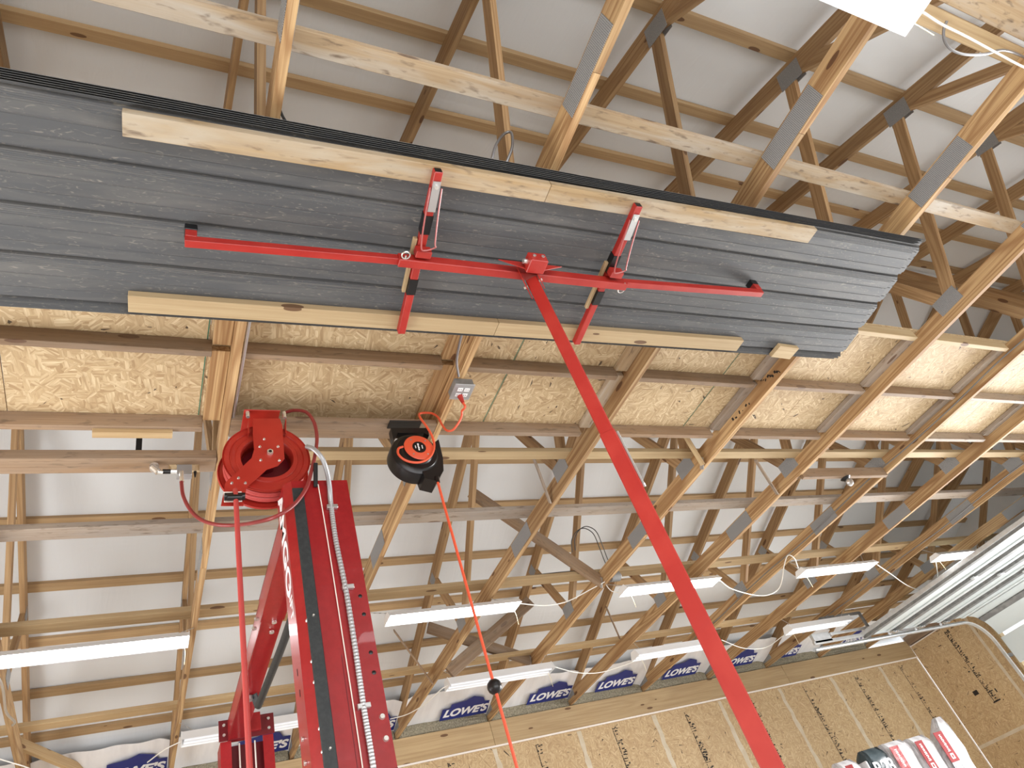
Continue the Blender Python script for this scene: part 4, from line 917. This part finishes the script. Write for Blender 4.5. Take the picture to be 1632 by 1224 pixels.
cable('white_power_cord', [pz(u, v, z) for u, v, z in ((622, 1146, 4.0), (650, 1138, 3.98), (680, 1120, 3.98), (704, 1098, 4.0), (716, 1092, 4.02))], 0.005, WIREW, 'white cord at the left end of the unlit fixture behind the orange cord')
cable('white_power_cord', [pz(u, v, z) for u, v, z in ((884, 1063, 4.02), (920, 1072, 3.98), (955, 1072, 3.98), (990, 1062, 4.0), (1020, 1050, 4.02))], 0.005, WIREW, 'white cord drooping between two unlit fixtures left of the mast')
cable('white_power_cord', [pz(u, v, z) for u, v, z in ((1150, 1020, 4.02), (1185, 1033, 3.98), (1220, 1032, 3.98), (1250, 1012, 4.02))], 0.005, WIREW, 'white cord drooping between two unlit fixtures right of the mast')
cable('white_power_cord', [pz(u, v, z) for u, v, z in ((0, 1210, 4.1), (20, 1216, 4.1), (45, 1224, 4.1), (80, 1240, 4.1))], 0.005, WIREW, 'white cord in the lower left corner')
cable('white_power_cord', [pz(u, v, z) for u, v, z in ((235, 1215, 4.0), (262, 1195, 4.0), (288, 1182, 4.02))], 0.005, WIREW, 'white cord entering the left end of the fixture before the far red post')
for k, r_ in enumerate((0, 5)):
    cable('dark_wire', [pz(u + r_, v - r_ * 0.6, z) for u, v, z in ((912, 880, 4.5), (911, 862, 4.55), (918, 848, 4.6), (930, 842, 4.6), (945, 850, 4.5), (955, 872, 4.42), (963, 893, 4.36), (972, 912, 4.3))], 0.0045, WIREB, ('inner', 'outer')[k] + ' dark wire loop above the junction box')
cable('dark_wire', [Vector((x, 2.01 * H + 0.012 * math.sin(x * 3), ZR + 0.028 + 0.012 * (1 + math.sin(x * 2.1)))) for x in [-0.9 + 0.3 * i for i in range(17)]], 0.005, WIREB, 'dark cable lying along the board above the lit fixtures')
cable('armoured_cable', [pz(u, v, z) for u, v, z in ((782, 262, 4.32), (790, 232, 4.4), (803, 214, 4.5), (815, 212, 4.5), (816, 235, 4.42), (806, 262, 4.35), (800, 275, 4.33))], 0.007, MC, 'metal clad cable loop standing up behind the near edge of the steel sheets')
cable('armoured_cable', [pz(u, v, z) for u, v, z in ((1509, 33, 4.31), (1504, 48, 4.30), (1506, 66, 4.28), (1518, 80, 4.26), (1540, 87, 4.24), (1570, 86, 4.23), (1600, 80, 4.25), (1634, 92, 4.27), (1660, 110, 4.28))], 0.007, MC, 'metal clad cable curving below the wide planks at the top right')
cable('armoured_cable', [pz(u, v, 4.34) for u, v in ((446, 175), (452, 188), (463, 204), (470, 215))], 0.006, WIREB, 'dark cable passing behind the first chord above the steel sheets')
for n, lab in ((7, 'metal clad cable stapled along the side of the chord past the steel sheets'), (9, 'metal clad cable stapled to the chord before the last truss')):
    cable('armoured_cable', [Vector((xs(n - 1 if n == 7 else n - 1) - 0.008, 1.6 + 0.55 * i, ZB + 0.055 + 0.012 * math.sin(i * 1.9))) for i in range(12)], 0.006, MC, lab)
c = pz(10, 1110, 4.15); cable('bent_conduit', [pz(-8, 1070, 4.2), pz(4, 1095, 4.16), pz(10, 1135, 4.14), pz(23, 1150, 4.16), pz(20, 1156, 4.18)], 0.009, ZINC, 'bent metal conduit at the lower left edge')
jb = thing('junction_box', (xs(4) + 0.1, 5.35, ZB - 0.03), 'round grey junction box with loose clear bag and wires on the chord', 'junction box')
jc = pz(985, 922, 4.19)
cyl('steel_can', (xs(4) + 0.04, jc.y, ZB + 0.03), (xs(4) + 0.14, jc.y, ZB + 0.03), 0.05, GALV, jb, n=20)
tube('white_lead', [Vector((xs(4) + 0.02, jc.y - 0.05, ZB + 0.05)), pz(972, 915, 4.24), pz(966, 930, 4.2), pz(975, 942, 4.15), pz(990, 945, 4.12)], 0.005, WIREW, jb, n=7)
lathe('fitting', [(0, 0), (0.03, 0), (0.03, 0.02), (0.018, 0.03), (0, 0.03)], (xs(4) + 0.14, jc.y, ZB + 0.03), (1, 0, -0.3), ZINC, jb, n=16)

# ------------------------------------------------------------------ overhead door on the right gable
door = thing('overhead_door', (10.8, 4.6, 3.86), 'raised white sectional overhead door with grey struts and hinges', 'overhead door')
sx = [9.26 + 0.62 * k for k in range(5)]
for i in range(4):
    a, b = sx[i], sx[i + 1]
    s = box('door_section', (a + 0.003, DY0, 3.865), (b - 0.003, DY1 - 0.02, 3.91), DOORW, door)
    if i == 0: box('strut', (a + 0.005, DY0, 3.815), (a + 0.095, DY1 - 0.03, 3.864), GALV, s); box('end_lip', (a - 0.03, DY0, 3.85), (a + 0.002, DY1 - 0.03, 3.90), TRACK, s)
    if i > 0: box('strut', (a + 0.02, DY0, 3.82), (a + 0.13, DY1 - 0.03, 3.864), GALV, s)
    box('strut', (b - 0.11, DY0, 3.848), (b - 0.03, DY1 - 0.03, 3.864), DOORW, s)
    for yy in (DY1 - 0.10, 5.45, 3.9):
        if i > 0:
            h = box('hinge', (a - 0.05, yy - 0.03, 3.80), (a + 0.05, yy + 0.03, 3.82), ZINC, s); cyl('hinge_pin', (a, yy - 0.04, 3.81), (a, yy + 0.04, 3.81), 0.012, CHROME, h)
    if i > 0: cyl('roller_shaft', (a, DY1 - 0.10, 3.835), (a, DY1 + 0.01, 3.835), 0.007, CHROME, s); cyl('roller', (a, DY1 - 0.005, 3.835), (a, DY1 + 0.012, 3.835), 0.022, WHITE, s)
# section following the bend and the one below it
R_ = 0.40; bx = 11.86; bz = 3.865
for a0, a1, nm in ((0.0, 0.62, 'upper'), (0.64, 1.45, 'lower')):
    bm = bmesh.new(); K = 10; inn = []; out = []
    for k in range(K + 1):
        a = a0 + (a1 - a0) * k / K
        inn.append((bx + R_ * math.sin(a), DY0, bz - R_ + R_ * math.cos(a))); out.append((bx + (R_ + 0.045) * math.sin(a), DY0, bz - R_ + (R_ + 0.045) * math.cos(a)))
    poly = inn + out[::-1]; c = Vector(poly[0]); add_prism(bm, [Vector(p) - c for p in poly], (0, DY1 - DY0 - 0.02, 0)); s = mesh_obj('door_section', bm, DOORW, Matrix.Translation(c), door)
a = 0.63; hp = Vector((bx + (R_ - 0.012) * math.sin(a), DY0, bz - R_ + (R_ - 0.012) * math.cos(a)))
board('strut', hp, hp + Vector((0, DY1 - DY0 - 0.03, 0)), 0.10, 0.03, GALV, (-math.sin(a), 0, -math.cos(a)), door)
box('door_section', (12.245, DY0, 3.05), (12.29, DY1 - 0.02, 3.46), DOORW, door)
# tracks
tr = thing('door_track', (8.3, 7.09, 3.82), 'long galvanised door track running along the far wall and bending down at the corner', 'door track')
def trackpath():
    P_ = [Vector((8.30, 0, 0)), Vector((11.75, 0, 0))]; 
    for k in range(1, 13):
        a = k / 12 * math.pi / 2; P_.append(Vector((11.75 + 0.42 * math.sin(a), 0, -0.42 + 0.42 * math.cos(a))))
    P_.append(Vector((12.17, 0, -3.7))); return P_
tp = trackpath(); prof = [(-0.022, 0.028), (-0.026, 0.028), (-0.026, -0.026), (0.020, -0.026), (0.028, -0.010), (0.024, -0.010), (0.017, -0.022), (-0.022, -0.022)]
bm = bmesh.new(); rings = []
for i, p in enumerate(tp):
    t_ = (tp[min(i + 1, len(tp) - 1)] - tp[max(i - 1, 0)]).normalized(); nn = Vector((0, 1, 0)).cross(t_) * -1
    rings.append([bm.verts.new(p + Vector((0, -a, 0)) - nn * b * -1) for a, b in prof])
for a, b in zip(rings, rings[1:]):
    for k in range(len(prof)): bm.faces.new((a[k], a[(k + 1) % len(prof)], b[(k + 1) % len(prof)], b[k]))
mesh_obj('track_rail', bm, TRACK, Matrix.Translation((0, 7.10, 3.815)), tr)
box('upper_rail', (8.25, 7.00, 3.845), (10.4, 7.035, 3.89), TRACK, tr)
box('end_bracket', (8.28, 7.0, 3.86), (8.62, 7.05, 3.99), TRACK, tr)
box('support_bar', (8.62, 6.98, 3.93), (9.7, 7.01, 3.965), TRACK, tr)
for a_, b_ in (((9.45, 7.0, 3.84), (9.45, 7.0, 4.19)), ((9.45, 7.0, 4.18), (8.6, 7.0, 4.18))):
    board('perforated_angle', a_, b_, 0.035, 0.035, GALV, (0, 1, 0), tr)
for z in (0.4, 1.2, 2.0, 2.8, 3.2): board('jamb_bracket', (12.17, 7.10, z), (12.38, 7.10, z), 0.05, 0.05, GALV, parent=tr)
tag(box('door_jamb', (12.30, 7.05, 0), (12.385, 7.10, 3.8), PALE), 'pale wooden jamb beside the doorway on the right wall', 'door jamb')

# ------------------------------------------------------------------ insulation bags
YBG = 6.5
BAGW = noisy('bag_white_plastic', (0.60, 0.60, 0.61), (0.48, 0.46, 0.48), 0.5, s=14, bump=0.6)
BAGR = noisy('bag_red_print', (0.20, 0.004, 0.005), (0.25, 0.010, 0.010), 0.6, s=20)
BAGP = noisy('bag_pink_print', (0.28, 0.03, 0.035), (0.42, 0.18, 0.18), 0.6, s=20)
for m_ in (BAGR, BAGP, BAGW): m_.node_tree.nodes['Principled BSDF'].inputs['Specular IOR Level'].default_value = 0.1
BAGD = new_mat('bag_slate_print', (0.035, 0.055, 0.065), 0.3)
rack = thing('storage_rack', (8.0, 6.7, 0), 'plain wooden rack carrying the insulation bags, below the view', 'rack')
for a in (7.2, 9.3):
    for b in (6.5, 7.2): box('rack_post', (a - 0.04, b, 0), (a + 0.04, b + 0.04, 1.04), SPRUCE, rack)
box('rack_shelf', (6.5, 6.42, 1.04), (9.7, 7.3, 1.08), SPRUCE, rack)
def bag(uL, uR, ut, vt, label, kind, ypos, peak=0.0):
    a = py(uL, 1197, YBG); b = py(uR, 1197, YBG); w = b.x - a.x; top = py(ut, vt, YBG); cx = (a.x + b.x) / 2; zb0, zt0 = 1.085, top.z
    # the column leans so that its top sits under the measured top point
    t = thing('insulation_bag', (cx, YBG + 0.3, zb0), label, 'insulation bag', 'bags of insulation')
    bm = bmesh.new(); nz, na = 26, 28; rings = []
    for i in range(nz + 1):
        s = i / nz; z = zb0 + (zt0 - zb0) * s
        top_f = max(0.0, (s - (0.74 if peak else 0.90)) / (0.26 if peak else 0.10)); dpt = 0.12 * (1 - 0.85 * top_f ** 2.0); ww = w / 2 * (1 - (0.15 + peak * 0.55) * top_f ** 0.9) * (1 + 0.02 * math.sin(i * 1.1))
        shift = (top.x - cx) * max(0, (s - 0.6) / 0.4) ** 1.5 * (1 if peak else 0.4)
        r = []
        for k in range(na):
            th = 2 * math.pi * k / na; c_, s_ = math.cos(th), math.sin(th); e = 0.35
            xx = math.copysign(abs(c_) ** e, c_) * ww; yy = math.copysign(abs(s_) ** e, s_) * dpt
            wr_ = 0.012 * math.sin(k * 2.3 + i * 0.7) * (0.4 + top_f)
            r.append(bm.verts.new((cx + shift + xx + wr_ * 0.5, YBG + 0.12 + yy + wr_, z)))
        rings.append(r)
    for p, q_ in zip(rings, rings[1:]):
        for k in range(na): bm.faces.new((p[k], p[(k + 1) % na], q_[(k + 1) % na], q_[k]))
    bm.faces.new(rings[0][::-1]); bm.faces.new(rings[-1])
    body = mesh_obj('bag_body', bm, BAGD if kind == 'slate' else BAGW, None, t, smooth=True)
    fr = Matrix((Vector((1, 0, 0)), Vector((0, 0, 1)), Vector((0, -1, 0)))).transposed().to_4x4(); yf_ = YBG - 0.035
    if kind == 'slate':
        m = fr.copy(); m.translation = Vector((cx, yf_ - 0.012, zt0 - 0.24)); letters('r_value_text', 'R23', 0.21, WHITE, m, body, offset=0.0025, depth=0.002)
        box('white_edge', (a.x - 0.05, YBG - 0.03, zb0), (a.x - 0.015, YBG + 0.24, zt0 - 0.12), BAGW, t, bev=0.01)
    else:
        rx0 = a.x + 0.02; rx1 = rx0 + w * 0.36
        zlab = zt0 - (0.07 if not peak else 0.17)
        lab = box('red_label', (rx0, yf_ - 0.006, zlab - 0.34), (rx1, yf_ - 0.001, zlab), BAGR if kind == 'red' else BAGP, body, bev=0.002)
        m = Matrix((Vector((0, 0, -1)), Vector((1, 0, 0)), Vector((0, -1, 0)))).transposed().to_4x4(); m.translation = Vector(((rx0 + rx1) / 2, yf_ - 0.008, zlab - 0.13))
        random.seed(int(uL)); bmk = bmesh.new()
        for k in range(11):
            hgt = 0.045 * random.uniform(0.55, 1.0); wdt = 0.009
            add_box(bmk, Matrix.Translation((k * 0.018 - 0.09, 0, 0)), wdt, hgt, 0.001)
            if k % 2: add_box(bmk, Matrix.Translation((k * 0.018 - 0.082, 0.012, 0)), 0.010, 0.007, 0.001)
        mesh_obj('small_print', bmk, WHITE, m, lab)
        box('emblem', ((rx0 + rx1) / 2 - 0.028, yf_ - 0.009, zlab - 0.31), ((rx0 + rx1) / 2 + 0.028, yf_ - 0.0065, zlab - 0.25), WHITE, lab, bev=0.0)
        box('emblem_core', ((rx0 + rx1) / 2 - 0.014, yf_ - 0.0105, zlab - 0.296), ((rx0 + rx1) / 2 + 0.014, yf_ - 0.0092, zlab - 0.264), BAGR, lab, bev=0.0)
        dk = box('black_label', (rx0, yf_ - 0.006, zlab - 0.48), (rx1 + 0.03, yf_ - 0.001, zlab - 0.342), BAGD, body, bev=0.002)
        m = fr.copy(); m.translation = Vector(((rx0 + rx1) / 2 + 0.01, yf_ - 0.009, zlab - 0.41)); letters('r_value_text', 'R23', 0.088, WHITE, m, dk, offset=0.0015, depth=0.001)
bag(1371, 1409, 1402, 1186, 'slate coloured insulation bag marked R23 in large letters', 'slate', 0)
bag(1413, 1457, 1432, 1176, 'white insulation bag with a faded pinkish label, next to the slate one', 'pink', 0)
bag(1459, 1497, 1470, 1168, 'white insulation bag with a red label, middle of the row', 'red', 0)
bag(1498, 1542, 1503, 1138, 'white insulation bag with red label whose top flap sticks up highest', 'red', 0, peak=1.0)
a = py(1355, 1222, YBG); b = py(1366, 1222, YBG)
bag(1326, 1361, 1352, 1208, 'red and white insulation bag at the left end of the row', 'red', 0)
